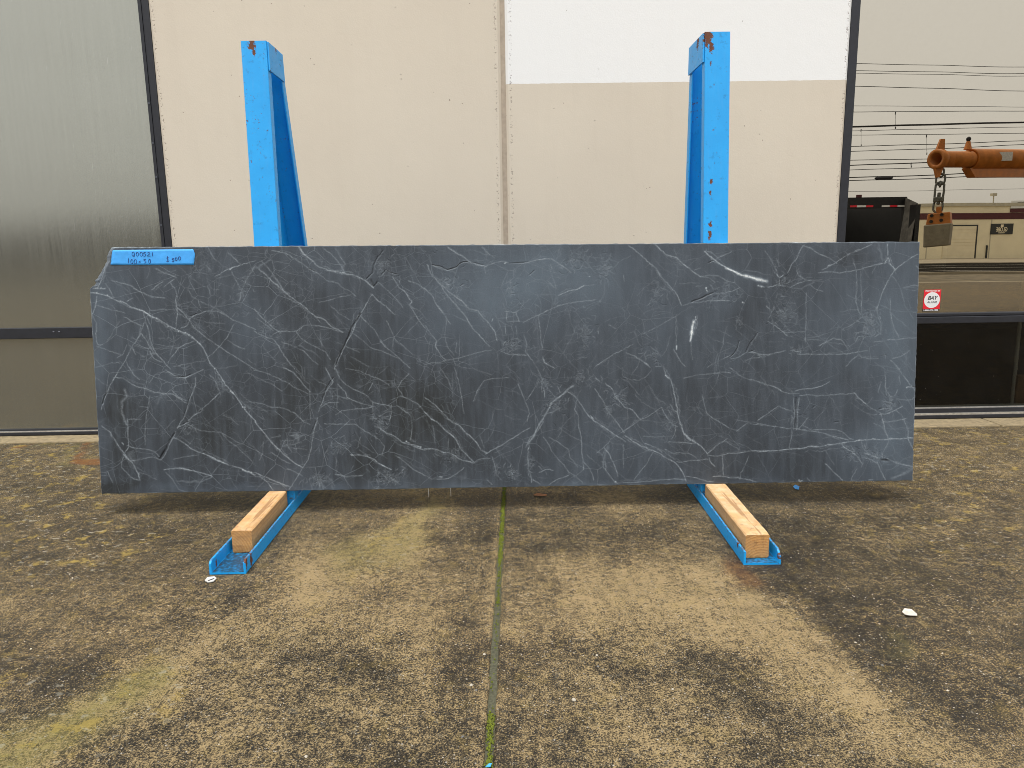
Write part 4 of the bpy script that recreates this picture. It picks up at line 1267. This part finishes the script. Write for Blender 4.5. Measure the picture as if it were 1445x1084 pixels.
# ------------------------------------------------------------------ the two steel racks and their timber blocks
def rack(label, side, cb, ct, zt, yr_b, yr_t, rail, spots):
    """cb, ct: middle of the leaning upright's face at z = .02 and at the top; rail = (x, y front, slope, width, front cut)"""
    root = empty('steel_rack', (rail[0], rail[1], 0), label, 'steel rack', 'blue steel racks carrying the slab')
    mat = mat_blue('blue_paint', spots)
    hw, fd, t = .0385, .033, .0055
    cb, ct = np.array(cb), np.array(ct)
    prof = [(-hw, 0), (hw, 0), (hw, fd), (hw - t, fd), (hw - t, t), (-hw + t, t), (-hw + t, fd), (-hw, fd)]
    rg = [[(c[0] + x, c[1] + y, c[2]) for x, y in prof] for c in (cb, cb + (ct - cb) * .33, cb + (ct - cb) * .66, ct)]
    o = adopt(bevel(MB().loft(rg).build('leaning_upright', mat), .0022), root)
    pr = [(x, -(y * 1.9 if (x * side > hw - t - .0001 and y > t + .0001) else y)) for x, y in prof][::-1]
    rb, rt = np.array([cb[0], yr_b, .02]), np.array([ct[0], yr_t, zt])
    o = adopt(bevel(MB().loft([[(c[0] + x, c[1] + y, c[2]) for x, y in pr] for c in (rb, rt)]).build('rear_upright', mat), .0022), root)
    for s in (-side,):
        xo = ct[0] + s * hw; x0, x1 = sorted((xo + s * .0003, xo + s * .0055)); dx = (ct[0] - cb[0]) / (zt - .02) * .087
        g = MB(); ya, yb = ct[1] + .005, yr_t - .001; lo = zt - .087
        g.hexa([(x0 - dx, ya - .009, lo), (x1 - dx, ya - .009, lo), (x1 - dx, yb, lo), (x0 - dx, yb, lo)], [(x0, ya, zt - .002), (x1, ya, zt - .002), (x1, yb, zt - .002), (x0, yb, zt - .002)])
        adopt(bevel(g.build('gusset_plate', mat), .001), root)
    X, Y0, sl, wd, cut = rail; h, t = .038, .006; w2 = wd / 2
    def ring(y, hl, hr):
        x = X + sl * (y - Y0)
        return [(x + a, y, z) for a, z in ((-w2, .001), (w2, .001), (w2, hr), (w2 - t, hr), (w2 - t, t), (-w2 + t, t), (-w2 + t, hl), (-w2, hl))]
    rl = MB().loft([ring(Y0, cut[0], cut[1]), ring(Y0 + cut[2], h, h), ring(2.0, h, h), ring(2.62, h, h)])
    adopt(bevel(rl.build('base_channel', mat), .0018), root)
    # plate closing the outer side
    xo, xi = side * (hw - t - .0006), side * (hw - t - .0046)
    q = MB(); q.hexa([(cb[0] + min(xo, xi), cb[1] + t + .001, .021), (cb[0] + max(xo, xi), cb[1] + t + .001, .021), (cb[0] + max(xo, xi), yr_b - t - .001, .021), (cb[0] + min(xo, xi), yr_b - t - .001, .021)],
                     [(ct[0] + min(xo, xi), ct[1] + t + .001, zt - .003), (ct[0] + max(xo, xi), ct[1] + t + .001, zt - .003), (ct[0] + max(xo, xi), yr_t - t - .001, zt - .003), (ct[0] + min(xo, xi), yr_t - t - .001, zt - .003)])
    adopt(q.build('side_plate', mat), root)
    wp = MB().box(cb[0] - hw + .001, cb[0] + hw - .001, cb[1] + .001, yr_b - .001, .0065, .0195); adopt(wp.build('foot_plate', mat), root)
    return root
# spots: rust and bare patches
d = rays(433.5, 347.4); yrl = -.682 * d[1] / d[0]; zrl = CAM[2] + d[2] / d[0] * -.682
sl_ = (2.526 - yrl) / (1.4345 - zrl)
rack('blue steel A-frame rack under the left part of the slab', -1, (-.699, 2.222, .02), (-.7327, 2.372, 1.4345), 1.4345, float(2.526 - sl_ * 1.41), 2.526,
     (-.7064, 1.757, 0, .0927, (.030, .030, .008)),
     [((-.738, 2.370, 1.425), .015), ((-.732, 2.368, 1.403), .008), ((-.694, 2.45, 1.43), .012), ((-.694, 2.50, 1.352), .008), ((-.690, 2.315, 1.02), .009), ((-.688, 2.31, .99), .007), ((-.66, 1.80, .02), .012), ((-.75, 1.79, .02), .008), ((-.66, 1.765, .03), .01), ((-.70, 2.32, .86), .008)])
rack('blue steel A-frame rack under the right part of the slab', 1, (.662, 2.2085, .02), (.6707, 2.359, 1.4415), 1.4415, 2.55, 2.532,
     (.6554, 1.746, .0277, .0957, (.037, .024, .018)),
     [((.640, 2.357, 1.427), .021), ((.650, 2.355, 1.397), .011), ((.634, 2.42, 1.43), .02), ((.650, 2.352, 1.345), .006), ((.652, 2.312, 1.00), .006), ((.651, 2.305, .965), .007), ((.650, 2.296, .87), .008), ((.649, 2.292, .84), .010), ((.652, 2.33, 1.08), .009), ((.61, 1.80, .035), .008), ((.70, 1.75, .02), .008), ((.66, 2.2, .03), .02)])
def block(label, x0, x1, y0, y1, slope, ztop, mat):
    yc = (y0 + y1) / 2; nY = 26; R = random.Random(int(abs(x0) * 1000)); rings = []
    for k in range(nY + 1):
        y = y0 + (y1 - y0) * k / nY; s = slope * (y - y0); j = lambda: R.uniform(-.0004, .0004)
        rr = .0025 + R.uniform(0, .0015); e = .0012 if k in (0, nY) else 0
        x_, X_, z_, Z_ = x0 + e, x1 - e, .0064 + e, ztop - e
        pr = [(x_ + rr, z_), (X_ - rr, z_), (X_, z_ + rr), (X_ + j() - .0002, (z_ + Z_) / 2), (X_, Z_ - rr), (X_ - rr, Z_), ((x_ + X_) / 2, Z_ + (0 if e else -abs(j()))), (x_ + rr, Z_), (x_, Z_ - rr), (x_ + j() * .6 + .0003, (z_ + Z_) / 2), (x_, z_ + rr)]
        c = (x0 + x1) / 2
        rings.append([(x + s - c, y - yc, z) for x, z in pr])
    o = MB().loft(rings).build('timber_block', mat); o.location = ((x0 + x1) / 2, yc, 0)
    return tag(o, label, 'timber block', 'timber blocks under the slab')
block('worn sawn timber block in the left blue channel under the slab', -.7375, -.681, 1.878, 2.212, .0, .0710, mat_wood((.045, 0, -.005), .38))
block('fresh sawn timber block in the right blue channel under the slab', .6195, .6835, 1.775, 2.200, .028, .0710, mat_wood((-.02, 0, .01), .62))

# ------------------------------------------------------------------ scraps on the concrete
def flake(name, outline, z, mat, label, cat, thick=.0008, curl=.003, group=None, seed=1):
    P = np.array([on_z(x, y, z) for x, y in outline]); c = P.mean(0); R = random.Random(seed)
    top = [tuple(p - c + np.array([0, 0, thick + curl * R.random()])) for p in P]; bot = [(x, y, zz - thick) for x, y, zz in top]
    n = len(top); m = MB(); m.add(top + [(0, 0, thick + curl * .5)], [(k, (k + 1) % n, n) for k in range(n)]); m.add(bot + [(0, 0, curl * .5)], [((k + 1) % n, k, n) for k in range(n)])
    m.add(top + bot, [(k, n + k, n + (k + 1) % n, (k + 1) % n) for k in range(n)])
    o = m.build(name, mat); o.location = c; return tag(o, label, cat, group)
flake('paper_scrap', [(1273, 864), (1276, 862), (1286, 863), (1294, 868), (1294, 871), (1284, 870.5), (1277, 870)], .002, M['paper'], 'crumpled torn white scrap on the dark concrete at the right', 'paper scrap', .001, .006)
tg = flake('plastic_tag', [(289, 820), (293, 815.5), (303, 814.5), (305.5, 817), (301, 821.5), (293, 822.5)], .002, M['plastic'], 'small white tag lying before the left blue channel', 'tag', .002, .0005)
a, b_ = on_z(294, 819.5, .0048), on_z(302, 816.5, .0048); h = MB().tube([a - np.array(tg.location), b_ - np.array(tg.location)], .0013, 5); h.build('slot', M['black'], tg)
flake('tape_scrap', [(1119, 687), (1122, 685.5), (1128, 688), (1127, 691.5), (1122, 691)], .002, M['tape'], 'tiny blue scrap on the ground behind the right timber block', 'tape scrap', .0006, .004)
flake('dry_leaf', [(752, 699), (758, 697.5), (772, 699), (771, 700.5), (760, 700.8)], .003, M['leaf'], 'thin dry brown leaf on the concrete below the slab', 'leaf', .0006, .004)
flake('turquoise_chip', [(685, 1083), (690, 1079.5), (694, 1079), (692, 1083)], -.003, M['tape'], 'small turquoise chip in the mossy joint at the front', 'chip', .001, .002)
def thread(px, y0, y1):
    a = on_slab(px, y0, -.012); b2 = a + np.array([.001, .001, -(y1 - y0) * .00213])
    m = MB(); m.tube([a - a, (b2 - a) * .5 + np.array([.0006, 0, 0]), b2 - a], .0007, 5); o = m.build('thread', M['thread']); o.location = a
    return o
tag(thread(603.5, 687.5, 704), 'pale thread hanging under the slab, the one farther from the mossy joint', 'thread', 'threads hanging under the slab')
tag(thread(635, 687, 703), 'pale thread hanging under the slab, the one nearer the mossy joint', 'thread', 'threads hanging under the slab')
def stone_mesh(R, n=7):
    s = []
    for k, zz in enumerate((.12, .6, 1.0)):
        rr = (1, .85, .35)[k]; s.append([(rr * math.cos(2 * PI * j / n) * R.uniform(.8, 1.15), rr * math.sin(2 * PI * j / n) * R.uniform(.8, 1.15), zz * .75) for j in range(n)])
    return s
R = random.Random(17)
PB = [((810, 988), 'pebble', 'cream pebble right of the joint near the front, the largest one'), ((665, 967), 'pebble', 'pale flat pebble just left of the joint'), ((672, 974), 'pebble_dark', 'grey pebble just left of the joint'),
      ((683.5, 923.5), 'pebble', 'white pebble at the left lip of the joint'), ((842, 925), 'pebble', 'pale pebble on the tan concrete right of the joint'), ((844, 941), 'pebble_dark', 'bluish grey pebble on the tan concrete'), ((1207, 907), 'pebble', 'white pebble on the edge of the dark wet patch'), ((1245, 939), 'pebble_dark', 'grey pebble in the dark wet patch'), ((653, 1040), 'pebble_dark', 'round grey pebble near the front left of the joint'),
      ((432, 1068), 'pebble', 'pale pebble at the front, left of the dark spot'), ((949, 973), 'pebble', 'pale pebble on the dark streak right of the joint'), ((578, 1074), 'pebble_dark', 'dark pebble at the very front')]
for k, ((x, y), mt, lb) in enumerate(PB):
    c = on_z(x, y, 0); rad = .0042 if k == 0 else R.uniform(.0022, .0034)
    m = MB().loft([[(px * rad * 1.25, py * rad * .95, pz * rad) for px, py, pz in rg] for rg in stone_mesh(R)], 0, True)
    o = m.build('pebble', M[mt]); o.location = c + np.array([0, 0, .0]); o.rotation_euler[2] = R.uniform(0, 6.3); tag(o, lb, 'pebble', 'pebbles on the concrete')
g = MB()
for _ in range(2600):
    x, y = R.uniform(-2.2, 2.3), R.uniform(.95, 3.1)
    if abs(x - float(JX(y))) < JH: continue
    rad = R.uniform(.0006, .0016) * (1 if R.random() < .9 else 1.5); a = R.uniform(0, 6.3); mi = 0 if R.random() < .55 else 1
    q = [(x + rad * math.cos(a + k * PI / 2) * R.uniform(.7, 1.3), y + rad * math.sin(a + k * PI / 2) * R.uniform(.7, 1.3), .0006) for k in range(4)]
    g.add(q + [(x, y, rad * .9 + .0012)], [(0, 1, 4), (1, 2, 4), (2, 3, 4), (3, 0, 4)], mi)
tag(g.build('grit', [M['pebble'], M['pebble_dark']]), kind='stuff')

# ------------------------------------------------------------------ across the yard (seen mirrored in the window)
YB = -53.0
fb = empty('warehouse', (60, YB, -.5), 'low tan industrial unit with a maroon band and roller door across the road', 'warehouse')
def fpart(mb, name, mat): return adopt(mb.build(name, mat), fb)
mz = lambda x, y: mirr(x, y, YB)
x0, x1 = float(mz(1040, 300)[0]), float(mz(2300, 300)[0]); zt_ = float(mz(1340, 287)[2])
fpart(MB().box(x0, x1, YB - 25, YB, -.6, zt_ - .25), 'wall', M['far_wall'])
fpart(MB().box(x0 - .1, x1 + .1, YB - 25.1, YB + .12, zt_ - .25, zt_), 'roof_trim', M['far_trim'])
zs1, zs0 = float(mz(1346, 301)[2]), float(mz(1346, 310)[2])
fpart(MB().box(x0 + .01, x1, YB + .002, YB + .03, zs0, zs1), 'maroon_band', M['maroon'])
for px in (1309, 1398, 1520, 1660): 
    X = float(mz(px, 330)[0]); fpart(MB().box(X - .04, X + .04, YB + .001, YB + .02, -.5, zs0 - .01), 'panel_joint', M['far_trim'])
dx0, dx1, dz1 = float(mz(1330, 340)[0]), float(mz(1376, 340)[0]), float(mz(1350, 319)[2])
dr = fpart(MB().box(dx0, dx1, YB + .001, YB + .04, -.5, dz1), 'roller_door', M['roll_door'])
for k in range(10):
    zz = -.45 + k * (dz1 + .45) / 10; s = MB().box(dx0 + .03, dx1 - .03, YB + .041, YB + .065, zz, zz + (dz1 + .45) / 10 - .03).build('slat', M['roll_door'], None)
    s.parent = dr
MB().box(dx1 + .005, dx1 + .1, YB + .002, YB + .07, -.5, dz1 + .09).build('door_jamb', M['sign_dark'], dr)
MB().box(dx0, dx1, YB + .002, YB + .07, dz1 + .005, dz1 + .09).build('door_head', M['sign_dark'], dr)
X = float(mz(1392, 350)[0]); fpart(MB().box(X - .05, X + .05, YB + .001, YB + .1, -.5, float(mz(1392, 346)[2])), 'downpipe', M['sign_dark'])
c0, c1 = mz(1398.5, 315.5), mz(1428.5, 330.0)
s = MB().box(c0[0], c1[0], YB + .025, YB + .06, c1[2], c0[2]).build('wall_sign', M['sign_dark']); tag(s, 'dark wall sign with pale lettering on the tan industrial unit', 'sign')
cx, cz = (c0[0] + c1[0]) / 2, (c0[2] + c1[2]) / 2; H_ = c0[2] - c1[2]
text_mesh('lettering', 'GLOBE', .46, M['far_wall'], s, (cx, YB + .062, cz - .06 * H_), (c1[0] - c0[0]) * .5, 0, .012, True)
MB().box(cx - .11, cx + .11, YB + .0605, YB + .066, cz + .18 * H_, cz + .42 * H_).build('mark', M['far_wall'], s)
MB().box(cx - .25, cx + .25, YB + .0605, YB + .066, cz - .40 * H_, cz - .33 * H_).build('underline', M['far_wall'], s)
c0, c1 = mz(1427, 283), mz(1470, 293)
s = MB().box(c0[0], c1[0], YB + .02, YB + .06, c1[2], c0[2]).build('name_board', M['white']); tag(s, 'white name board above a maroon strip on the tan industrial unit', 'sign')
MB().box(c0[0], c1[0], YB + .021, YB + .062, c1[2] - .32, c1[2] - .02).build('strip', M['maroon'], s)
for k in (0, 1):
    MB().box(c0[0] + .5, c1[0] - .6, YB + .0605, YB + .065, c1[2] + .18 + .22 * k, c1[2] + .25 + .22 * k).build('text_line', M['sign_dark'], s)
L = mz(1404, 276.5)
m = MB().box(L[0] - .03, L[0] + .03, YB - .1, YB - .04, zt_ - .01, L[2]).box(L[0] - .22, L[0] + .12, YB - .2, YB + .15, L[2], L[2] + .2)
tag(m.build('flood_light', M['far_trim']), 'small floodlight on the roof edge of the tan industrial unit', 'light')
db = empty('dark_shed', (-30, YB, -.5), 'long low dark clad shed across the road', 'shed')
xa, xb_, xc = float(mz(-900, 320)[0]), float(mz(108, 320)[0]), float(mz(330, 320)[0]); za, zb_ = float(mz(60, 327)[2]), float(mz(170, 308)[2])
adopt(MB().box(xa, xb_, YB - 20, YB, -.6, za).build('wall', M['dark_build']), db); adopt(MB().box(xb_ + .01, xc, YB - 20, YB + .3, -.6, zb_).build('wing', M['dark_build']), db)
adopt(MB().box(xa, xb_, YB - 20, YB + .2, za + .005, za + .25).build('roof', M['far_trim']), db)

# overhead cables along the road, on timber poles
WIRES = [(90.4, 94.5, .8), (100.6, 103.9, .8), (104.2, 107.4, .7), (122.3, 128.4, .9), (149.4, 150.9, .6), (158, 156.5, .9), (178.6, 172.5, 2.6), (184.5, 179.3, .8), (190.6, 188.5, .8), (206.8, 199.4, 1.0), (213.8, 204.9, 1.0),
         (226.4, 220, 1.0), (233.5, 222, 1.4), (240, 230, .9), (250.5, 241, 1.4), (254.7, 246, 1.2), (270, 266.5, .5)]
ZR = []
for k, (ya, yb, th) in enumerate(WIRES):
    yy = -20 - .35 * (k % 4); a, b_ = mirr(1205, ya, yy), mirr(1445, yb, yy); d = (b_ - a) / (b_[0] - a[0])
    pth = []
    for X in np.linspace(-34, 46, 25):
        s = X - a[0]; pth.append((X, yy, a[2] + d[2] * s * (1 if X > -5 else .6) + .0006 * (s * s - s * (b_[0] - a[0]))))
    m = MB(); m.tube(pth, max(.006, .0125 * th), 5)
    nth = ('topmost', 'second', 'third', 'fourth', 'fifth', 'sixth', '', 'eighth', 'ninth', 'tenth', 'eleventh', 'twelfth', 'thirteenth', 'fourteenth', 'fifteenth', 'sixteenth', 'lowest')[k]
    lb = 'thickest black overhead cable mirrored in the right window' if th > 2 else 'thin overhead cable mirrored in the right window, %s of the bundle%s' % (nth, '' if nth in ('topmost', 'lowest') else ' from the top')
    tag(m.build('overhead_cable', M['wire']), lb, 'cable', 'overhead cables along the road'); ZR.append((pth[0][2], pth[-1][2]))
for X, k in ((-34, 0), (46, 1)):
    p = empty('utility_pole', (X, -20.5, -.5), 'timber utility pole at the %s end of the overhead cables' % ('left', 'right')[k], 'utility pole', 'utility poles')
    m = MB(); m.tube([(0, 0, 0), (0, 0, max(z[k] for z in ZR) + 1.5)], [.17, .12], 10); m.build('pole', M['pole'], p)
    MB().box(-.06, .06, -.9, 1.1, max(z[k] for z in ZR) + .2, max(z[k] for z in ZR) + .35).build('crossarm', M['pole'], p)
sp = mirr(1247, 251.5, -20.4); m = MB(); m.tube([sp - np.array([.33, 0, .0]), sp - np.array([.28, 0, 0]), sp + np.array([.28, 0, .02]), sp + np.array([.33, 0, .02])], [.02, .045, .045, .02], 8)
tag(m.build('splice_case', M['wire']), 'black splice case hanging along the lowest overhead cables', 'splice case')
for px, y0, y1, wh in ((1263.6, 158, 182.3, 'across the thickest cable'), (1308, 190.5, 218, 'nearest the tip of the orange boom'), (1215, 182, 207, 'nearest the dark window frame'), (1286, 229, 236, 'above the chain, the shortest one')):
    a, b_ = mirr(px, y0, -20.3), mirr(px, y1, -20.3); m = MB(); m.tube([a, b_], .005, 4); m.tube([a - np.array([0, 0, .09]), a], .016, 6); m.tube([b_, b_ + np.array([0, 0, .07])], .016, 6)
    tag(m.build('cable_tie', M['wire']), 'short vertical tie between two overhead cables, ' + wh, 'cable tie', 'ties between the overhead cables')

# crane boom behind the photographer
root_p = mirr(1560, 226, -3.45); A = mirr(1324.5, 224.3, -2.0); Bq = mirr(1500, 227, -3.05); D = (Bq - A) / np.linalg.norm(Bq - A)
cr = empty('lifting_boom', (float(A[0] + D[0] * 5.2), float(A[1] + D[1] * 5.2), 0), 'orange tubular lifting boom mirrored in the right window', 'crane')
def cpart(mb, name, mat): return adopt(mb.build(name, mat), cr)
def hollow(p0, p1, r0, r1, n=28):
    m = MB(); t = Vector(p1 - p0).normalized(); u = t.orthogonal().normalized(); v = t.cross(u)
    rg = lambda p, r: [Vector(p) + (u * math.cos(2 * PI * k / n) + v * math.sin(2 * PI * k / n)) * r for k in range(n)]
    m.loft([rg(p0 + np.array(t) * .5, r1), rg(p0, r1), rg(p0, r0), rg(p1, r0)], 0, True, False); return m
cpart(hollow(A - D * .01, A + D * 1.2, .091, .070), 'inner_tube', M['orange'])
cpart(hollow(A + D * .56, A + D * 5.2, .121, .094), 'sleeve', M['orange'])
cpart(hollow(A - D * .045, A + D * .03, .108, .068), 'collar', M['orange'])
back = MB(); back.tube([A + D * .22, A + D * .25], .085, 20); cpart(back, 'tube_plug', M['dumper'])
X3 = np.array([0, 0, 1.])
lug = MB(); lug.hexa([A + np.array([-.045, -.02, .08]), A + np.array([.05, -.02, .08]), A + np.array([.05, .02, .08]), A + np.array([-.045, .02, .08])],
                     [A + np.array([.0, -.015, .215]), A + np.array([.045, -.015, .215]), A + np.array([.045, .015, .215]), A + np.array([.0, .015, .215])]); cpart(bevel_ := lug, 'top_lug', M['orange'])
lug = MB(); lug.hexa([A + np.array([-.01, -.02, -.2]), A + np.array([.02, -.02, -.2]), A + np.array([.02, .02, -.2]), A + np.array([-.01, .02, -.2])],
                     [A + np.array([-.05, -.02, -.08]), A + np.array([.06, -.02, -.08]), A + np.array([.06, .02, -.08]), A + np.array([-.05, .02, -.08])]); cpart(lug, 'bottom_lug', M['orange'])
pin = A + D * .50; m = MB(); m.tube([pin + X3 * .11, pin + X3 * .20], [.045, .022], 10); cpart(m, 'locking_pin', M['orange'])
m = MB(); m.tube([pin + X3 * .195, pin + X3 * .215, pin + X3 * .235, pin + X3 * .25], [.012, .026, .026, .01], 10); cpart(m, 'pin_knob', M['wire'])
e0, e1 = A + D * .5 - X3 * .155, A + D * 5.1 - X3 * .155; w_ = np.array([-D[1], D[0], 0]) * .05
m = MB(); m.hexa([e0 - w_ - X3 * .05 + D * .12, e0 + w_ - X3 * .05 + D * .12, e1 + w_ - X3 * .05, e1 - w_ - X3 * .05], [e0 - w_ + X3 * .055, e0 + w_ + X3 * .055, e1 + w_ + X3 * .055, e1 - w_ + X3 * .055]); cpart(m, 'lower_rib', M['orange'])
n0 = A + D * 1.02; m = MB(); m.box(n0[0] - .02, n0[0] + .14, n0[1] + .112, n0[1] + .125, n0[2] - .03, n0[2] + .07); cpart(m, 'name_plate', M['bright'])
E = A + D * 5.2; m = MB().box(E[0] - .12, E[0] + .12, E[1] - .2, E[1] + .2, .05, E[2] + .3).box(E[0] - .5, E[0] + .5, E[1] - .5, E[1] + .5, .001, .05); cpart(m, 'mast', M['orange'])
ch = empty('lifting_chain', tuple(mirr(1328.5, 240, -2.0)), 'grey chain hanging from the tip of the orange boom', 'chain'); ch.rotation_euler[2] = .54; C0 = np.array(ch.location); S1 = (2 * YG + 2.0) / FPX
def link(yc, half, wd, rot, rad):
    m = MB(); pts = []
    for k in range(20):
        a = 2 * PI * k / 20; x = wd * math.cos(a); z = (half - wd) * (1 if math.sin(a) > 0 else -1) * (1 if abs(math.sin(a)) > .05 else 0) + wd * math.sin(a)
        pts.append((x * math.cos(rot), x * math.sin(rot), z - (yc - 240) * S1))
    m.tube(pts, rad, 7, closed=True); return m.build('link', M['chain'], ch)
link(243, .045, .026, 0, .011); link(252, .062, .044, .1, .012); link(258.5, .03, .022, 1.4, .011); link(268.5, .105, .044, .05, .012); link(289, .068, .046, .08, .012)
m = MB(); m.box(-.055, .055, -.03, .03, -(279.5 - 240) * S1 - .03, -(279.5 - 240) * S1 + .03).box(-.018, .018, -.018, .018, -(279.5 - 240) * S1 - .06, -(279.5 - 240) * S1 + .08); bevel(m.build('swivel', M['chain'], ch), .01)
hb = empty('hook_block', tuple(mirr(1327, 300, -2.0)), 'orange hook block with a grey weight hanging on the chain', 'hook block'); hb.rotation_euler[2] = .66; HB = np.array(hb.location); k_ = S1
mx_ = lambda p: (p - 1327) * k_ * .86; mzz = lambda p: -(p - 300) * k_
bevel(MB().hexa([(mx_(1309.5), -.09, mzz(317)), (mx_(1344.5), -.09, mzz(317)), (mx_(1344.5), .09, mzz(317)), (mx_(1309.5), .09, mzz(317))], [(mx_(1311), -.08, mzz(302)), (mx_(1342), -.08, mzz(300)), (mx_(1342), .08, mzz(300)), (mx_(1311), .08, mzz(302))]).build('cheek_plate', M['orange'], hb), .008)
bevel(MB().box(mx_(1321), mx_(1330), -.03, .03, mzz(302), mzz(292)).build('eye', M['orange'], hb), .012)
bevel(MB().hexa([(mx_(1308.5), -.11, mzz(348)), (mx_(1344), -.11, mzz(345)), (mx_(1344), .11, mzz(345)), (mx_(1308.5), .11, mzz(348))], [(mx_(1307), -.115, mzz(317.3)), (mx_(1345), -.115, mzz(315)), (mx_(1345), .115, mzz(315)), (mx_(1307), .115, mzz(317.3))]).build('weight', M['block'], hb), .012)
for x, y in ((1317, 304.5), (1331, 303.5), (1317, 312.5), (1331, 311)):
    m = MB(); m.tube([(mx_(x), .084, mzz(y)), (mx_(x), .098, mzz(y))], .019, 10); m.build('bolt', M['dumper'], hb)
# dump truck standing on the road
YT = -14.0
tl, tr_ = mirr(1120, 281, YT), mirr(1277, 285.5, YT); zt2 = float(tl[2]); x0, x1 = float(tl[0]), float(tr_[0]); zf = -.5 + 1.05
dt = empty('dump_truck', ((x0 + x1) / 2, YT - 3, -.5), 'black dump truck with its tailgate swung open mirrored in the right window', 'truck')
def tpart(mb, name, mat): return adopt(mb.build(name, mat), dt)
y1_ = YT - 4.6
tpart(MB().box(x0, x1, y1_, YT, zf - .12, zf), 'bed_floor', M['dumper']); tpart(MB().box(x0, x0 + .08, y1_, YT, zf + .002, zt2), 'bed_side', M['dumper']); tpart(MB().box(x1 - .08, x1, y1_, YT, zf + .002, zt2), 'bed_side', M['dumper'])
tpart(MB().box(x0 + .081, x1 - .081, y1_, y1_ + .08, zf + .002, zt2), 'bed_front', M['dumper'])
rail_ = tpart(MB().box(x0, x1, YT + .002, YT + .1, zt2 - .28, zt2 + .02), 'rear_header', M['dumper'])
for a, b_, mm in ((1197, 1206, 'red'), (1206.5, 1219, 'white'), (1219.5, 1229, 'red'), (1241, 1252, 'white'), (1252.5, 1263, 'red'), (1263.5, 1275, 'white')):
    pa, pb = mirr(a, 290, YT), mirr(b_, 292.5, YT); MB().box(pa[0], pb[0], YT + .101, YT + .108, pb[2], pa[2]).build('reflective_strip', M[mm], rail_)
pm = mirr(1213, 276, YT - 1); tpart(MB().box(pm[0] - .06, pm[0] + .06, YT - 1.1, YT - 1, zt2 + .002, pm[2] + .03), 'tarp_post', M['maroon'])
a, b_ = mirr(1279, 279, YT + .2), mirr(1295.5, 287, YT + .9)
g = MB(); gz = zf + .1
g.hexa([(a[0] - .12, a[1], gz), (b_[0] - .12, b_[1], gz), (b_[0] - .02, b_[1] - .1, gz), (a[0] + .02, a[1] - .1, gz)], [(a[0], a[1], a[2]), (b_[0], b_[1], b_[2]), (b_[0] + .05, b_[1] - .1, b_[2]), (a[0] + .02, a[1] - .1, a[2])])
tg2 = tpart(g, 'tailgate', M['gate']); MB().box(b_[0] - .04, b_[0] + .07, b_[1] - .3, b_[1] + .02, gz, b_[2] - .03).build('edge_beam', M['dumper'], tg2)
for yy in (YT - 1.0, YT - 2.1, YT - 5.6):
    for xx in (x0 + .2, x1 - .2):
        m = MB(); m.tube([(xx - .15, yy, .0), (xx + .15, yy, .0)], .5, 20); tpart(m, 'wheel', M['tyre'])
tpart(MB().box(x0 + .1, x1 - .1, y1_ - 1.9, y1_ - .1, .1, 1.9), 'cab', M['maroon']); tpart(MB().box(x0 + .3, x1 - .3, y1_ - 1.8, YT - .3, zf - .4, zf - .13), 'chassis', M['dumper'])
